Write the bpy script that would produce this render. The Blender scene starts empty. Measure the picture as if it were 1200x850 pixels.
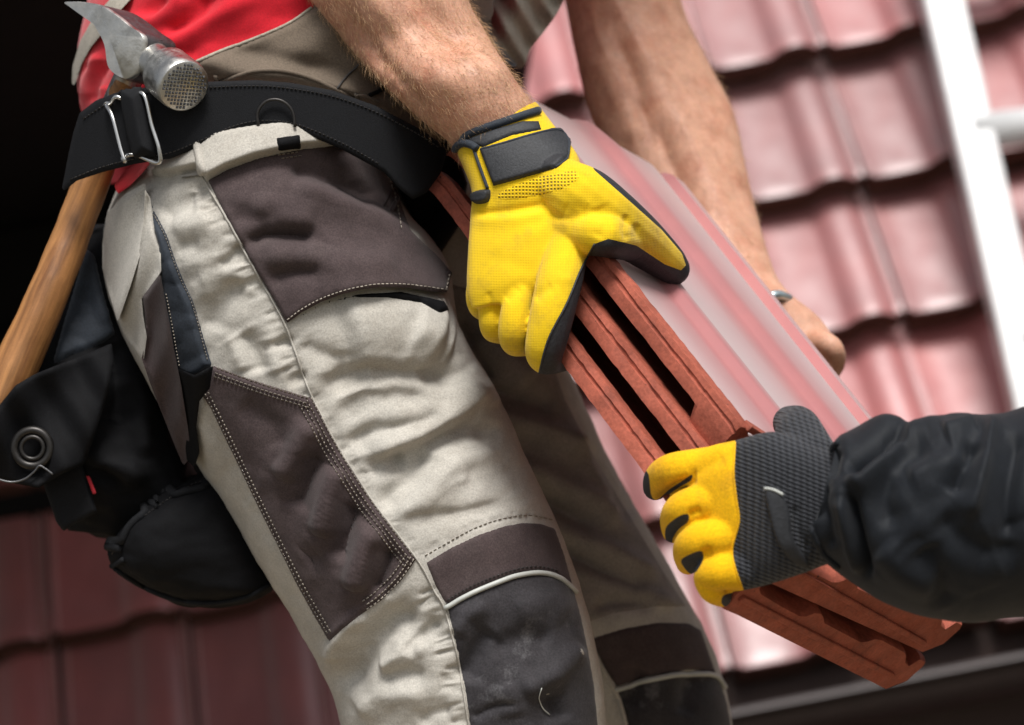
import bpy, bmesh, math, random
import numpy as np
from mathutils import Vector, Matrix, noise as mnoise
from mathutils.bvhtree import BVHTree

random.seed(7); np.random.seed(7)
sc = bpy.context.scene
COL = sc.collection
R = math.radians

# ------------------------------------------------------------------ camera
CAM = np.array([0.0, 0.0, 3.2])
ELEV, ROLL, LENS = R(4.0), R(11.0), 85.0
FPX = 1200 * LENS / 36.0
_fw = np.array([0, math.cos(ELEV), math.sin(ELEV)])
_uu = np.array([0, -math.sin(ELEV), math.cos(ELEV)])
_xx = np.array([1.0, 0, 0])
RT = math.cos(ROLL) * _xx - math.sin(ROLL) * _uu
UP = math.sin(ROLL) * _xx + math.cos(ROLL) * _uu
cd = bpy.data.cameras.new('camera')
cam = bpy.data.objects.new('camera', cd); COL.objects.link(cam)
M = Matrix(((RT[0], UP[0], -_fw[0], CAM[0]), (RT[1], UP[1], -_fw[1], CAM[1]),
            (RT[2], UP[2], -_fw[2], CAM[2]), (0, 0, 0, 1)))
cam.matrix_world = M
cd.lens = LENS; cd.sensor_width = 36; cd.sensor_fit = 'HORIZONTAL'
cd.clip_start = 0.05; cd.clip_end = 3000
cd.dof.use_dof = True; cd.dof.focus_distance = 1.68; cd.dof.aperture_fstop = 5.6
cd.dof.aperture_blades = 0
sc.camera = cam

# ------------------------------------------------------------------ sky, sun, exposure
SUN_EL, SUN_AZ = R(57), R(160)          # azimuth clockwise from +Y
w = bpy.data.worlds.new('World'); sc.world = w; w.use_nodes = True
nt = w.node_tree; nt.nodes.clear()
sky = nt.nodes.new('ShaderNodeTexSky'); sky.sky_type = 'NISHITA'; sky.sun_disc = False
sky.sun_elevation = SUN_EL; sky.sun_rotation = SUN_AZ
sky.air_density = 1.0; sky.dust_density = 3.0; sky.ozone_density = 1.0
hs = nt.nodes.new('ShaderNodeHueSaturation'); hs.inputs['Saturation'].default_value = 0.28
bg = nt.nodes.new('ShaderNodeBackground'); bg.inputs['Strength'].default_value = 0.09
wo = nt.nodes.new('ShaderNodeOutputWorld')
nt.links.new(sky.outputs[0], hs.inputs['Color']); nt.links.new(hs.outputs[0], bg.inputs[0])
nt.links.new(bg.outputs[0], wo.inputs[0])
sd = bpy.data.lights.new('sun', 'SUN'); sd.energy = 3.0; sd.angle = R(20.0); sd.color = (1.0, 0.98, 0.95)
sun = bpy.data.objects.new('sun', sd); COL.objects.link(sun)
_sdir = Vector((math.cos(SUN_EL) * math.sin(SUN_AZ), math.cos(SUN_EL) * math.cos(SUN_AZ), math.sin(SUN_EL)))
sun.rotation_euler = _sdir.to_track_quat('Z', 'Y').to_euler()
sun.location = (3, -3, 9)
sc.view_settings.view_transform = 'Standard'; sc.view_settings.look = 'None'
sc.view_settings.exposure = 0.5; sc.view_settings.gamma = 1.0
sc.render.engine = 'CYCLES'
sc.cycles.max_bounces = 6

# ------------------------------------------------------------------ pixel <-> world
def PW(px, py, d):
    px = np.asarray(px, float); py = np.asarray(py, float); d = np.asarray(d, float)
    X = (px - 600) / FPX * d; Y = -(py - 425) / FPX * d
    return CAM + X[..., None] * RT + Y[..., None] * UP + d[..., None] * _fw
def to_px(V):
    D = np.asarray(V) - CAM
    d = D @ _fw
    return 600 + (D @ RT) / d * FPX, 425 - (D @ UP) / d * FPX, d
def cam_vec(x, y, z):                     # camera-space vector (right, up, into picture) -> world
    return x * RT + y * UP + z * _fw

# ------------------------------------------------------------------ scene-object helpers
def thing(name, label, cat, loc, group=None):
    o = bpy.data.objects.new(name, None); COL.objects.link(o)
    o.location = loc; o.empty_display_size = 0.1
    o['label'] = label; o['category'] = cat
    if group: o['group'] = group
    return o
def mk(name, V, F, mat, parent=None, smooth=True, kind=None, label=None):
    me = bpy.data.meshes.new(name)
    V = np.asarray(V, float)
    me.from_pydata(V.tolist(), [], F.tolist() if isinstance(F, np.ndarray) else F)
    if smooth: me.shade_smooth()
    me.validate(); me.update()
    o = bpy.data.objects.new(name, me); COL.objects.link(o)
    for m_ in (mat if isinstance(mat, (list, tuple)) else [mat]): me.materials.append(m_)
    if parent is not None:
        o.parent = parent
        if parent.type == 'EMPTY':
            o.matrix_parent_inverse = Matrix.Translation(-Vector(parent.location))
    if kind: o['kind'] = kind
    if label: o['label'] = label
    return o
def join(*parts):
    VV, FF, n = [], [], 0
    for V, F in parts:
        VV.append(np.asarray(V, float))
        FF += [[i + n for i in f] for f in (F.tolist() if isinstance(F, np.ndarray) else F)]
        n += len(V)
    return np.concatenate(VV), FF
def tris_of(F):
    out = []
    for f in F:
        for k in range(1, len(f) - 1): out.append((f[0], f[k], f[k + 1]))
    return np.array(out, int)
def vnormals(V, F):
    T = tris_of(F); a, b, c = V[T[:, 0]], V[T[:, 1]], V[T[:, 2]]
    n = np.cross(b - a, c - a); N = np.zeros_like(V)
    for k in range(3): np.add.at(N, T[:, k], n)
    return N / (np.linalg.norm(N, axis=1, keepdims=True) + 1e-12)
def orient(V, F):
    T = tris_of(F); a, b, c = V[T[:, 0]], V[T[:, 1]], V[T[:, 2]]
    o = V.mean(0)
    vol = np.einsum('ij,ij->i', a - o, np.cross(b - o, c - o)).sum()
    return F if vol >= 0 else [list(f)[::-1] for f in F]

def catmull(P, n, closed=False):
    P = np.asarray(P, float); m = len(P)
    t = np.linspace(0, m if closed else m - 1, n, endpoint=not closed)
    i = np.floor(t).astype(int)
    if not closed: i = np.clip(i, 0, m - 2)
    f = (t - i)[:, None]
    g = (lambda k: P[k % m]) if closed else (lambda k: np.where((k < 0)[:, None], 2 * P[0] - P[1], np.where((k >= m)[:, None], 2 * P[-1] - P[-2], P[np.clip(k, 0, m - 1)])))
    p0, p1, p2, p3 = g(i - 1), g(i), g(i + 1), g(i + 2)
    return 0.5 * (2 * p1 + (p2 - p0) * f + (2 * p0 - 5 * p1 + 4 * p2 - p3) * f * f + (3 * p1 - p0 - 3 * p2 + p3) * f ** 3)

def ringmesh(G, cap=True):
    """G (n, m, 3) rings -> closed mesh"""
    n, m, _ = G.shape
    V = G.reshape(-1, 3); F = []
    idx = np.arange(n * m).reshape(n, m)
    a = idx[:-1, :]; b = np.roll(idx, -1, 1)[:-1, :]; c = np.roll(idx, -1, 1)[1:, :]; d = idx[1:, :]
    F = np.stack([a, b, c, d], -1).reshape(-1, 4).tolist()
    if cap:
        V = np.concatenate([V, G[0].mean(0)[None], G[-1].mean(0)[None]])
        k0, k1 = n * m, n * m + 1
        for j in range(m):
            F.append([idx[0, (j + 1) % m], idx[0, j], k0]); F.append([idx[-1, j], idx[-1, (j + 1) % m], k1])
    return V, orient(V, F)

def loft(st, n=80, m=64, p=2.0, cap=True):
    """st: (Lx,Ly,Rx,Ry,depth centre,depth radius) outline pairs in photo pixels"""
    S = catmull(st, n)
    th = np.linspace(0, 2 * np.pi, m, endpoint=False)
    c, s = np.cos(th), np.sin(th)
    cc = np.sign(c) * np.abs(c) ** (2 / p); ss = np.sign(s) * np.abs(s) ** (2 / p)
    cx = (S[:, 0] + S[:, 2]) / 2; cy = (S[:, 1] + S[:, 3]) / 2
    hx = (S[:, 2] - S[:, 0]) / 2; hy = (S[:, 3] - S[:, 1]) / 2
    px = cx[:, None] + hx[:, None] * cc; py = cy[:, None] + hy[:, None] * cc
    d = S[:, 4][:, None] - S[:, 5][:, None] * ss
    return ringmesh(PW(px, py, d), cap)

def tube(P, rad, m=8, n=None, closed=False, cap=True, round_ends=False):
    """world-space sweep along P"""
    P = np.asarray(P, float)
    rad = np.full(len(P), float(rad)) if np.isscalar(rad) else np.asarray(rad, float)
    if n:
        Q = catmull(np.c_[P, rad], n, closed); P, rad = Q[:, :3], Q[:, 3]
    if round_ends and not closed:
        t0 = P[1] - P[0]; t0 /= np.linalg.norm(t0); t1 = P[-1] - P[-2]; t1 /= np.linalg.norm(t1)
        A = [(P[0] - t0 * rad[0] * math.sin(a), rad[0] * math.cos(a)) for a in (1.45, 1.1, .75, .38)]
        B = [(P[-1] + t1 * rad[-1] * math.sin(a), rad[-1] * math.cos(a)) for a in (.38, .75, 1.1, 1.45)]
        P = np.array([a[0] for a in A] + list(P) + [b[0] for b in B]); rad = np.array([a[1] for a in A] + list(rad) + [b[1] for b in B])
    k = len(P)
    T = (np.roll(P, -1, 0) - np.roll(P, 1, 0)) if closed else np.gradient(P, axis=0)
    T /= np.linalg.norm(T, axis=1, keepdims=True) + 1e-12
    u = np.cross(T[0], [0.3, 0.2, 1.0]); u /= np.linalg.norm(u)
    G = np.zeros((k, m, 3)); th = np.linspace(0, 2 * np.pi, m, endpoint=False)
    for i in range(k):
        u = u - T[i] * (u @ T[i]); u /= np.linalg.norm(u); v = np.cross(T[i], u)
        G[i] = P[i] + rad[i] * (np.cos(th)[:, None] * u + np.sin(th)[:, None] * v)
    if closed:
        G = np.concatenate([G, G[:1]]); V, F = ringmesh(G, False); return V, F
    return ringmesh(G, cap)

def box(c, sx, sy, sz, ax=None):
    """box centred at c with half sizes along axes ax (3x3 rows)"""
    A = np.eye(3) if ax is None else np.asarray(ax, float)
    V = np.array([[x, y, z] for x in (-1, 1) for y in (-1, 1) for z in (-1, 1)], float) * [sx, sy, sz]
    V = np.asarray(c) + V @ A
    F = [[0, 1, 3, 2], [4, 6, 7, 5], [0, 4, 5, 1], [2, 3, 7, 6], [0, 2, 6, 4], [1, 5, 7, 3]]
    return V, orient(V, F)

def voxel_union(parts, size, smooth_it=4, fac=0.5):
    V, F = join(*parts)
    me = bpy.data.meshes.new('tmp'); me.from_pydata(V.tolist(), [], F); me.update()
    o = bpy.data.objects.new('tmp', me); COL.objects.link(o)
    r = o.modifiers.new('r', 'REMESH'); r.mode = 'VOXEL'; r.voxel_size = size
    s = o.modifiers.new('s', 'SMOOTH'); s.iterations = smooth_it; s.factor = fac
    dg = bpy.context.evaluated_depsgraph_get()
    m2 = bpy.data.meshes.new_from_object(o.evaluated_get(dg))
    n = len(m2.vertices); A = np.zeros(n * 3); m2.vertices.foreach_get('co', A)
    FF = [list(p.vertices) for p in m2.polygons]
    bpy.data.objects.remove(o); bpy.data.meshes.remove(me); bpy.data.meshes.remove(m2)
    return A.reshape(-1, 3), FF

def seg_dist(px, py, pts):
    """distance, signed side and arc fraction to a polyline (pixels)"""
    pts = np.asarray(pts, float); L = np.r_[0, np.cumsum(np.linalg.norm(np.diff(pts, axis=0), axis=1))]
    best = np.full(px.shape, 1e9); side = np.zeros(px.shape); u = np.zeros(px.shape)
    for k in range(len(pts) - 1):
        a, b = pts[k], pts[k + 1]; e = b - a; l2 = e @ e + 1e-9
        t = np.clip(((px - a[0]) * e[0] + (py - a[1]) * e[1]) / l2, 0, 1)
        dx = px - a[0] - t * e[0]; dy = py - a[1] - t * e[1]; d = np.hypot(dx, dy)
        m_ = d < best
        best = np.where(m_, d, best); side = np.where(m_, np.sign(e[0] * dy - e[1] * dx), side)
        u = np.where(m_, (L[k] + t * math.sqrt(l2)) / L[-1], u)
    return best, side, u
def sstep(x): x = np.clip(x, 0, 1); return x * x * (3 - 2 * x)

def fold(V, F, strokes, gain=1.0):
    """push the cloth along its normal: strokes = (pts, mm, width_above, width_below)"""
    N = vnormals(V, F); px, py, d = to_px(V)
    tc = CAM - V; tc /= np.linalg.norm(tc, axis=1, keepdims=True)
    wgt = np.clip(np.einsum('ij,ij->i', N, tc) * 1.6 + 0.15, 0, 1)
    D = np.zeros(len(V))
    for pts, amp, w1, w2 in strokes:
        pts = np.asarray(pts, float)
        if len(pts) > 2: pts = catmull(pts, len(pts) * 4)
        lo = pts.min(0) - 3 * max(w1, w2); hi = pts.max(0) + 3 * max(w1, w2)
        s = np.where((px > lo[0]) & (px < hi[0]) & (py > lo[1]) & (py < hi[1]) & (wgt > 0))[0]
        if not len(s): continue
        ds, sd_, u = seg_dist(px[s], py[s], pts)
        wd = np.where(sd_ < 0, w1, w2)
        D[s] += amp * 0.001 * np.exp(-((np.sqrt(ds ** 2 + (.4 * wd) ** 2) - .4 * wd) / wd) ** 1.35) * (0.2 + 0.8 * sstep(np.minimum(u, 1 - u) / 0.16))
    return V + N * (D * wgt * gain)[:, None]
def roughen(V, F, amp, scale, seed=0.0):
    N = vnormals(V, F)
    D = np.array([mnoise.fractal(Vector((v[0] * scale + seed, v[1] * scale, v[2] * scale)), 0.8, 2.0, 4) for v in V])
    return V + N * (D * amp)[:, None]

def bvh_of(V, F): return BVHTree.FromPolygons([Vector(v) for v in V], F)

def clip(V, T, a):
    """keep the part of a triangle mesh where a > 0 (clean cut)"""
    V = list(map(tuple, V)); keep = []; cache = {}; ex = []
    n = len(V)
    def cut(i, j):
        k = (min(i, j), max(i, j))
        if k not in cache:
            t = a[i] / (a[i] - a[j]); cache[k] = n + len(ex)
            ex.append(tuple(V[i][q] + t * (V[j][q] - V[i][q]) for q in range(len(V[i]))))
        return cache[k]
    pos = a > 0
    for tr in T:
        s = [pos[i] for i in tr]
        if all(s): keep.append(list(tr)); continue
        if not any(s): continue
        poly = []
        for k in range(3):
            i, j = tr[k], tr[(k + 1) % 3]
            if pos[i]: poly.append(i)
            if pos[i] != pos[j]: poly.append(cut(i, j))
        keep.append(poly)
    VV = np.array(V + ex); used = sorted({i for f in keep for i in f}); mp = {o: i for i, o in enumerate(used)}
    return VV[used], [[mp[i] for i in f] for f in keep]

def poly_sdf(px, py, poly):
    poly = np.asarray(poly, float); q = np.concatenate([poly, poly[:1]])
    d, _, _ = seg_dist(px, py, q)
    inside = np.zeros(px.shape, bool)
    for k in range(len(poly)):
        a, b = q[k], q[k + 1]
        c = ((a[1] > py) != (b[1] > py))
        xi = (b[0] - a[0]) * (py - a[1]) / (b[1] - a[1] + 1e-12) + a[0]
        inside ^= c & (px < xi)
    return np.where(inside, d, -d)

def surf_hit(bvh, px, py, guess=1.75):
    """point and normal of the surface behind a photo pixel; nearest point where the ray misses"""
    o = Vector(CAM)
    out, nn = [], []
    W = PW(px, py, np.full(np.shape(px), guess))
    for wv in W:
        dr = (Vector(wv) - o).normalized()
        h, n, i, ds = bvh.ray_cast(o, dr)
        if h is None:
            h, n, i, ds = bvh.find_nearest(Vector(wv))
        if n.dot(dr) > 0: n = -n
        out.append(h); nn.append(n)
    return np.array(out), np.array(nn)

def patch(poly, bvh, t=0.0012, step=2.5, smooth_pts=0, edge=3.0, guess=1.75, wob=None, tuck=0.0008, relax=2):
    """a cloth panel lying on a surface: outline in photo pixels, t metres proud, edges tucked in"""
    poly = np.asarray(poly, float)
    if smooth_pts: poly = catmull(poly, smooth_pts, True)
    lo, hi = poly.min(0) - step * 2, poly.max(0) + step * 2
    xs = np.arange(lo[0], hi[0] + step, step); ys = np.arange(lo[1], hi[1] + step, step)
    gx, gy = np.meshgrid(xs, ys); nx, ny = len(xs), len(ys)
    P = np.c_[gx.ravel(), gy.ravel()]; a = poly_sdf(P[:, 0], P[:, 1], poly)
    idx = np.arange(nx * ny).reshape(ny, nx)
    A, B, C_, D = idx[:-1, :-1].ravel(), idx[:-1, 1:].ravel(), idx[1:, 1:].ravel(), idx[1:, :-1].ravel()
    T = np.concatenate([np.c_[A, D, C_], np.c_[A, C_, B]])
    P2, F = clip(np.c_[P, a], T, a)
    H, N = surf_hit(bvh, P2[:, 0], P2[:, 1], guess)
    # smooth the normals a little
    tc = CAM - H; tc /= np.linalg.norm(tc, axis=1, keepdims=True)
    n = N + 0.6 * tc; n /= np.linalg.norm(n, axis=1, keepdims=True)
    off = -tuck + (t + tuck) * sstep(P2[:, 2] / edge)
    if wob is not None: wo_ = wob(P2[:, 0], P2[:, 1], P2[:, 2])
    V = H + n * off[:, None]
    if wob is not None: V = V + tc * wo_[:, None]
    E = np.array([(f[k], f[(k + 1) % len(f)]) for f in F for k in range(len(f))]); free = (P2[:, 2] > 1.5)[:, None]
    for _ in range(relax):
        S = np.zeros_like(V); c = np.zeros(len(V)); np.add.at(S, E[:, 0], V[E[:, 1]]); np.add.at(c, E[:, 0], 1); np.add.at(S, E[:, 1], V[E[:, 0]]); np.add.at(c, E[:, 1], 1)
        A_v = S / np.maximum(c, 1)[:, None]; dv = np.einsum('ij,ij->i', A_v - V, tc)[:, None] * tc     # relax along the view only: outline stays
        V = np.where(free, V + .6 * dv, V)
    # face the camera
    a_, b_, c_ = V[[f[0] for f in F]], V[[f[1] for f in F]], V[[f[2] for f in F]]
    s = np.einsum('ij,ij->i', np.cross(b_ - a_, c_ - a_), CAM - a_).sum()
    if s < 0: F = [f[::-1] for f in F]
    return V, F
def on_surf(pts, bvh, off, n=None, guess=1.75):
    pts = np.asarray(pts, float)
    if n: pts = catmull(pts, n)
    H, N = surf_hit(bvh, pts[:, 0], pts[:, 1], guess)
    tc = CAM - H; tc /= np.linalg.norm(tc, axis=1, keepdims=True)
    nn = N + 0.6 * tc; nn /= np.linalg.norm(nn, axis=1, keepdims=True)
    return H + nn * off, nn
def resample(pts, step):
    pts = np.asarray(pts, float)
    if len(pts) > 2: pts = catmull(pts, 12 * len(pts))
    L = np.r_[0, np.cumsum(np.linalg.norm(np.diff(pts, axis=0), axis=1))]
    s = np.arange(0, L[-1], step)
    return np.c_[np.interp(s, L, pts[:, 0]), np.interp(s, L, pts[:, 1])]
def stitches(lines, bvh, pitch=6.0, off=0.0022, wd=0.00042, frac=0.62, guess=1.75):
    """thread dashes along lines of photo pixels lying on a surface"""
    parts = []
    for pts in lines:
        Q = resample(pts, pitch)
        if len(Q) < 2: continue
        H, N = on_surf(Q, bvh, off, guess=guess)
        for i in range(len(H) - 1):
            a = H[i]; b = a + (H[i + 1] - a) * frac
            if np.linalg.norm(b - a) > 0.012: continue
            t = (b - a); l = np.linalg.norm(t); t /= l + 1e-9
            s = np.cross(t, N[i]); s /= np.linalg.norm(s) + 1e-9; u = np.cross(s, t)
            V = np.array([a - s * wd - u * wd, a + s * wd - u * wd, a + u * wd, b - s * wd - u * wd, b + s * wd - u * wd, b + u * wd,
                          (a + b) / 2 + u * wd * 1.6])
            parts.append((V, [[0, 2, 6], [2, 5, 6], [0, 6, 3], [3, 6, 5], [1, 6, 2], [1, 4, 6], [4, 5, 6], [0, 3, 4, 1], [0, 1, 2], [3, 5, 4]]))
    return join(*parts)

# ------------------------------------------------------------------ materials
def new_mat(name):
    m = bpy.data.materials.new(name); m.use_nodes = True
    return m, m.node_tree, m.node_tree.nodes['Principled BSDF']
def surface(name, col, rough=0.6, var=0.15, scale=30.0, bump=0.0, bscale=900.0, fine=0.0, fscale=3000, metal=0.0, spec=0.5,
            sheen=0.0, sss=0.0, coat=0.0, col2=None, c2scale=8.0, c2lo=0.5, c2hi=0.62, stretch=None, rvar=0.0, dist=0.0006, speck=None, ior=1.5, objrand=0.0, grain=0.0, gscale=800.0):
    m, t, b = new_mat(name); N, L = t.nodes, t.links
    tc = N.new('ShaderNodeTexCoord'); vec = tc.outputs['Object']
    if stretch:
        mp = N.new('ShaderNodeMapping'); mp.inputs['Rotation'].default_value = stretch[1]; L.new(vec, mp.inputs[0])
        mq = N.new('ShaderNodeMapping'); mq.inputs['Scale'].default_value = stretch[0]; L.new(mp.outputs[0], mq.inputs[0]); vec = mq.outputs[0]
    n1 = N.new('ShaderNodeTexNoise'); n1.inputs['Scale'].default_value = scale; n1.inputs['Detail'].default_value = 6; n1.inputs['Roughness'].default_value = 0.65
    L.new(vec, n1.inputs['Vector'])
    mr = N.new('ShaderNodeMapRange'); mr.inputs[1].default_value = 0.25; mr.inputs[2].default_value = 0.75
    mr.inputs[3].default_value = 1 - var; mr.inputs[4].default_value = 1 + var
    L.new(n1.outputs['Fac'], mr.inputs[0])
    if grain:                                      # visible thread or pore grain
        ng = N.new('ShaderNodeTexNoise'); ng.inputs['Scale'].default_value = gscale; ng.inputs['Detail'].default_value = 2; L.new(tc.outputs['Object'], ng.inputs['Vector'])
        gr_ = N.new('ShaderNodeMapRange'); gr_.inputs[1].default_value = .3; gr_.inputs[2].default_value = .7; gr_.inputs[3].default_value = 1 - grain; gr_.inputs[4].default_value = 1 + grain; gr_.clamp = True
        L.new(ng.outputs['Fac'], gr_.inputs[0]); gm_ = N.new('ShaderNodeMath'); gm_.operation = 'MULTIPLY'; L.new(mr.outputs[0], gm_.inputs[0]); L.new(gr_.outputs[0], gm_.inputs[1]); mr = gm_
    if objrand:                                    # each piece fired a little differently
        oi = N.new('ShaderNodeObjectInfo'); orr = N.new('ShaderNodeMapRange'); orr.inputs[3].default_value = 1 - objrand; orr.inputs[4].default_value = 1 + objrand * .6
        L.new(oi.outputs['Random'], orr.inputs[0]); om = N.new('ShaderNodeMath'); om.operation = 'MULTIPLY'; L.new(mr.outputs[0], om.inputs[0]); L.new(orr.outputs[0], om.inputs[1]); mr = om
    base = None
    if col2:
        n2 = N.new('ShaderNodeTexNoise'); n2.inputs['Scale'].default_value = c2scale; n2.inputs['Detail'].default_value = 7; n2.inputs['Roughness'].default_value = 0.7
        L.new(vec, n2.inputs['Vector'])
        r2 = N.new('ShaderNodeMapRange'); r2.inputs[1].default_value = c2lo; r2.inputs[2].default_value = c2hi; L.new(n2.outputs['Fac'], r2.inputs[0])
        mx = N.new('ShaderNodeMix'); mx.data_type = 'RGBA'; mx.inputs[6].default_value = (*col, 1); mx.inputs[7].default_value = (*col2, 1)
        L.new(r2.outputs[0], mx.inputs[0]); base = mx.outputs[2]
    if speck:
        v = N.new('ShaderNodeTexVoronoi'); v.inputs['Scale'].default_value = speck[1]; L.new(tc.outputs['Object'], v.inputs['Vector'])
        n3 = N.new('ShaderNodeTexNoise'); n3.inputs['Scale'].default_value = speck[1] * 0.23; L.new(tc.outputs['Object'], n3.inputs['Vector'])
        ad = N.new('ShaderNodeMath'); ad.operation = 'MULTIPLY_ADD'; ad.inputs[1].default_value = 0.9; L.new(n3.outputs['Fac'], ad.inputs[0]); L.new(v.outputs['Distance'], ad.inputs[2])
        r3 = N.new('ShaderNodeMapRange'); r3.inputs[1].default_value = speck[2] - 0.03; r3.inputs[2].default_value = speck[2]; r3.inputs[3].default_value = 1; r3.inputs[4].default_value = 0
        L.new(ad.outputs[0], r3.inputs[0])
        mx3 = N.new('ShaderNodeMix'); mx3.data_type = 'RGBA'; mx3.inputs[7].default_value = (*speck[0], 1)
        if base is not None: L.new(base, mx3.inputs[6])
        else: mx3.inputs[6].default_value = (*col, 1)
        L.new(r3.outputs[0], mx3.inputs[0]); base = mx3.outputs[2]
    mm = N.new('ShaderNodeMix'); mm.data_type = 'RGBA'; mm.blend_type = 'MULTIPLY'; mm.inputs[0].default_value = 1.0
    if base is not None: L.new(base, mm.inputs[6])
    else: mm.inputs[6].default_value = (*col, 1)
    L.new(mr.outputs[0], mm.inputs[7]); L.new(mm.outputs[2], b.inputs['Base Color'])
    b.inputs['Roughness'].default_value = rough; b.inputs['Metallic'].default_value = metal
    b.inputs['Specular IOR Level'].default_value = spec; b.inputs['IOR'].default_value = ior
    b.inputs['Sheen Weight'].default_value = sheen; b.inputs['Sheen Roughness'].default_value = 0.5
    if coat: b.inputs['Coat Weight'].default_value = coat; b.inputs['Coat Roughness'].default_value = 0.25
    if sss:
        b.inputs['Subsurface Weight'].default_value = sss; b.inputs['Subsurface Radius'].default_value = (1.0, 0.35, 0.2); b.inputs['Subsurface Scale'].default_value = 0.004
    if rvar:
        rr = N.new('ShaderNodeMapRange'); rr.inputs[1].default_value = 0.3; rr.inputs[2].default_value = 0.7
        rr.inputs[3].default_value = max(0.02, rough - rvar); rr.inputs[4].default_value = min(1, rough + rvar)
        n4 = N.new('ShaderNodeTexNoise'); n4.inputs['Scale'].default_value = scale * 2.3; n4.inputs['Detail'].default_value = 5; L.new(vec, n4.inputs['Vector'])
        L.new(n4.outputs['Fac'], rr.inputs[0]); L.new(rr.outputs[0], b.inputs['Roughness'])
    nrm = None
    for st_, s_ in ((bump, bscale), (fine, fscale)):
        if st_:
            nb = N.new('ShaderNodeTexNoise'); nb.inputs['Scale'].default_value = s_; nb.inputs['Detail'].default_value = 4; L.new(vec, nb.inputs['Vector'])
            bp = N.new('ShaderNodeBump'); bp.inputs['Strength'].default_value = st_; bp.inputs['Distance'].default_value = dist if s_ == bscale else 0.0003
            L.new(nb.outputs['Fac'], bp.inputs['Height'])
            if nrm is not None: L.new(nrm, bp.inputs['Normal'])
            nrm = bp.outputs[0]
    if nrm is not None: L.new(nrm, b.inputs['Normal'])
    return m
def knit(name, col, dark, period=0.0016, rib=None, rough=0.85, depth=0.5, axes=(RT, UP), var=0.12, grime=None):
    """knitted glove fabric: rows and columns of stitches"""
    m, t, b = new_mat(name); N, L = t.nodes, t.links
    tc = N.new('ShaderNodeTexCoord')
    fs = []
    for k, ax in enumerate(axes):
        dp = N.new('ShaderNodeVectorMath'); dp.operation = 'DOT_PRODUCT'; dp.inputs[1].default_value = tuple(ax); L.new(tc.outputs['Object'], dp.inputs[0])
        ml = N.new('ShaderNodeMath'); ml.operation = 'MULTIPLY'; ml.inputs[1].default_value = 2 * math.pi / (period if not rib else rib[k]); L.new(dp.outputs['Value'], ml.inputs[0])
        nz = N.new('ShaderNodeTexNoise'); nz.inputs['Scale'].default_value = 60; L.new(tc.outputs['Object'], nz.inputs['Vector'])
        ad = N.new('ShaderNodeMath'); ad.operation = 'MULTIPLY_ADD'; ad.inputs[1].default_value = 4.0; L.new(nz.outputs['Fac'], ad.inputs[0]); L.new(ml.outputs[0], ad.inputs[2])
        sn = N.new('ShaderNodeMath'); sn.operation = 'SINE'; L.new(ad.outputs[0], sn.inputs[0]); fs.append(sn.outputs[0])
    pr = N.new('ShaderNodeMath'); pr.operation = 'MAXIMUM' if not rib else 'ADD'; L.new(fs[0], pr.inputs[0]); L.new(fs[1], pr.inputs[1])
    mr = N.new('ShaderNodeMapRange'); mr.inputs[1].default_value = -0.9 if not rib else -1.2; mr.inputs[2].default_value = 0.5; L.new(pr.outputs[0], mr.inputs[0])
    n1 = N.new('ShaderNodeTexNoise'); n1.inputs['Scale'].default_value = 35; n1.inputs['Detail'].default_value = 6; L.new(tc.outputs['Object'], n1.inputs['Vector'])
    vr = N.new('ShaderNodeMapRange'); vr.inputs[1].default_value = .3; vr.inputs[2].default_value = .7; vr.inputs[3].default_value = 1 - var; vr.inputs[4].default_value = 1 + var; L.new(n1.outputs['Fac'], vr.inputs[0])
    mx = N.new('ShaderNodeMix'); mx.data_type = 'RGBA'; mx.inputs[6].default_value = (*dark, 1); mx.inputs[7].default_value = (*col, 1); L.new(mr.outputs[0], mx.inputs[0])
    if grime:
        gz = N.new('ShaderNodeTexNoise'); gz.inputs['Scale'].default_value = 24; gz.inputs['Detail'].default_value = 8; gz.inputs['Roughness'].default_value = .7; L.new(tc.outputs['Object'], gz.inputs['Vector'])
        gr = N.new('ShaderNodeMapRange'); gr.inputs[1].default_value = .52; gr.inputs[2].default_value = .78; gr.inputs[4].default_value = .75; L.new(gz.outputs['Fac'], gr.inputs[0])
        gm = N.new('ShaderNodeMix'); gm.data_type = 'RGBA'; gm.inputs[7].default_value = (*grime, 1); L.new(gr.outputs[0], gm.inputs[0]); L.new(mx.outputs[2], gm.inputs[6]); mx = gm
    mm = N.new('ShaderNodeMix'); mm.data_type = 'RGBA'; mm.blend_type = 'MULTIPLY'; mm.inputs[0].default_value = 1; L.new(mx.outputs[2], mm.inputs[6]); L.new(vr.outputs[0], mm.inputs[7])
    L.new(mm.outputs[2], b.inputs['Base Color']); b.inputs['Roughness'].default_value = rough; b.inputs['Specular IOR Level'].default_value = 0.25
    b.inputs['Sheen Weight'].default_value = 0.15
    bp = N.new('ShaderNodeBump'); bp.inputs['Strength'].default_value = depth; bp.inputs['Distance'].default_value = 0.0005
    L.new(pr.outputs[0], bp.inputs['Height']); L.new(bp.outputs[0], b.inputs['Normal'])
    return m

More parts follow.
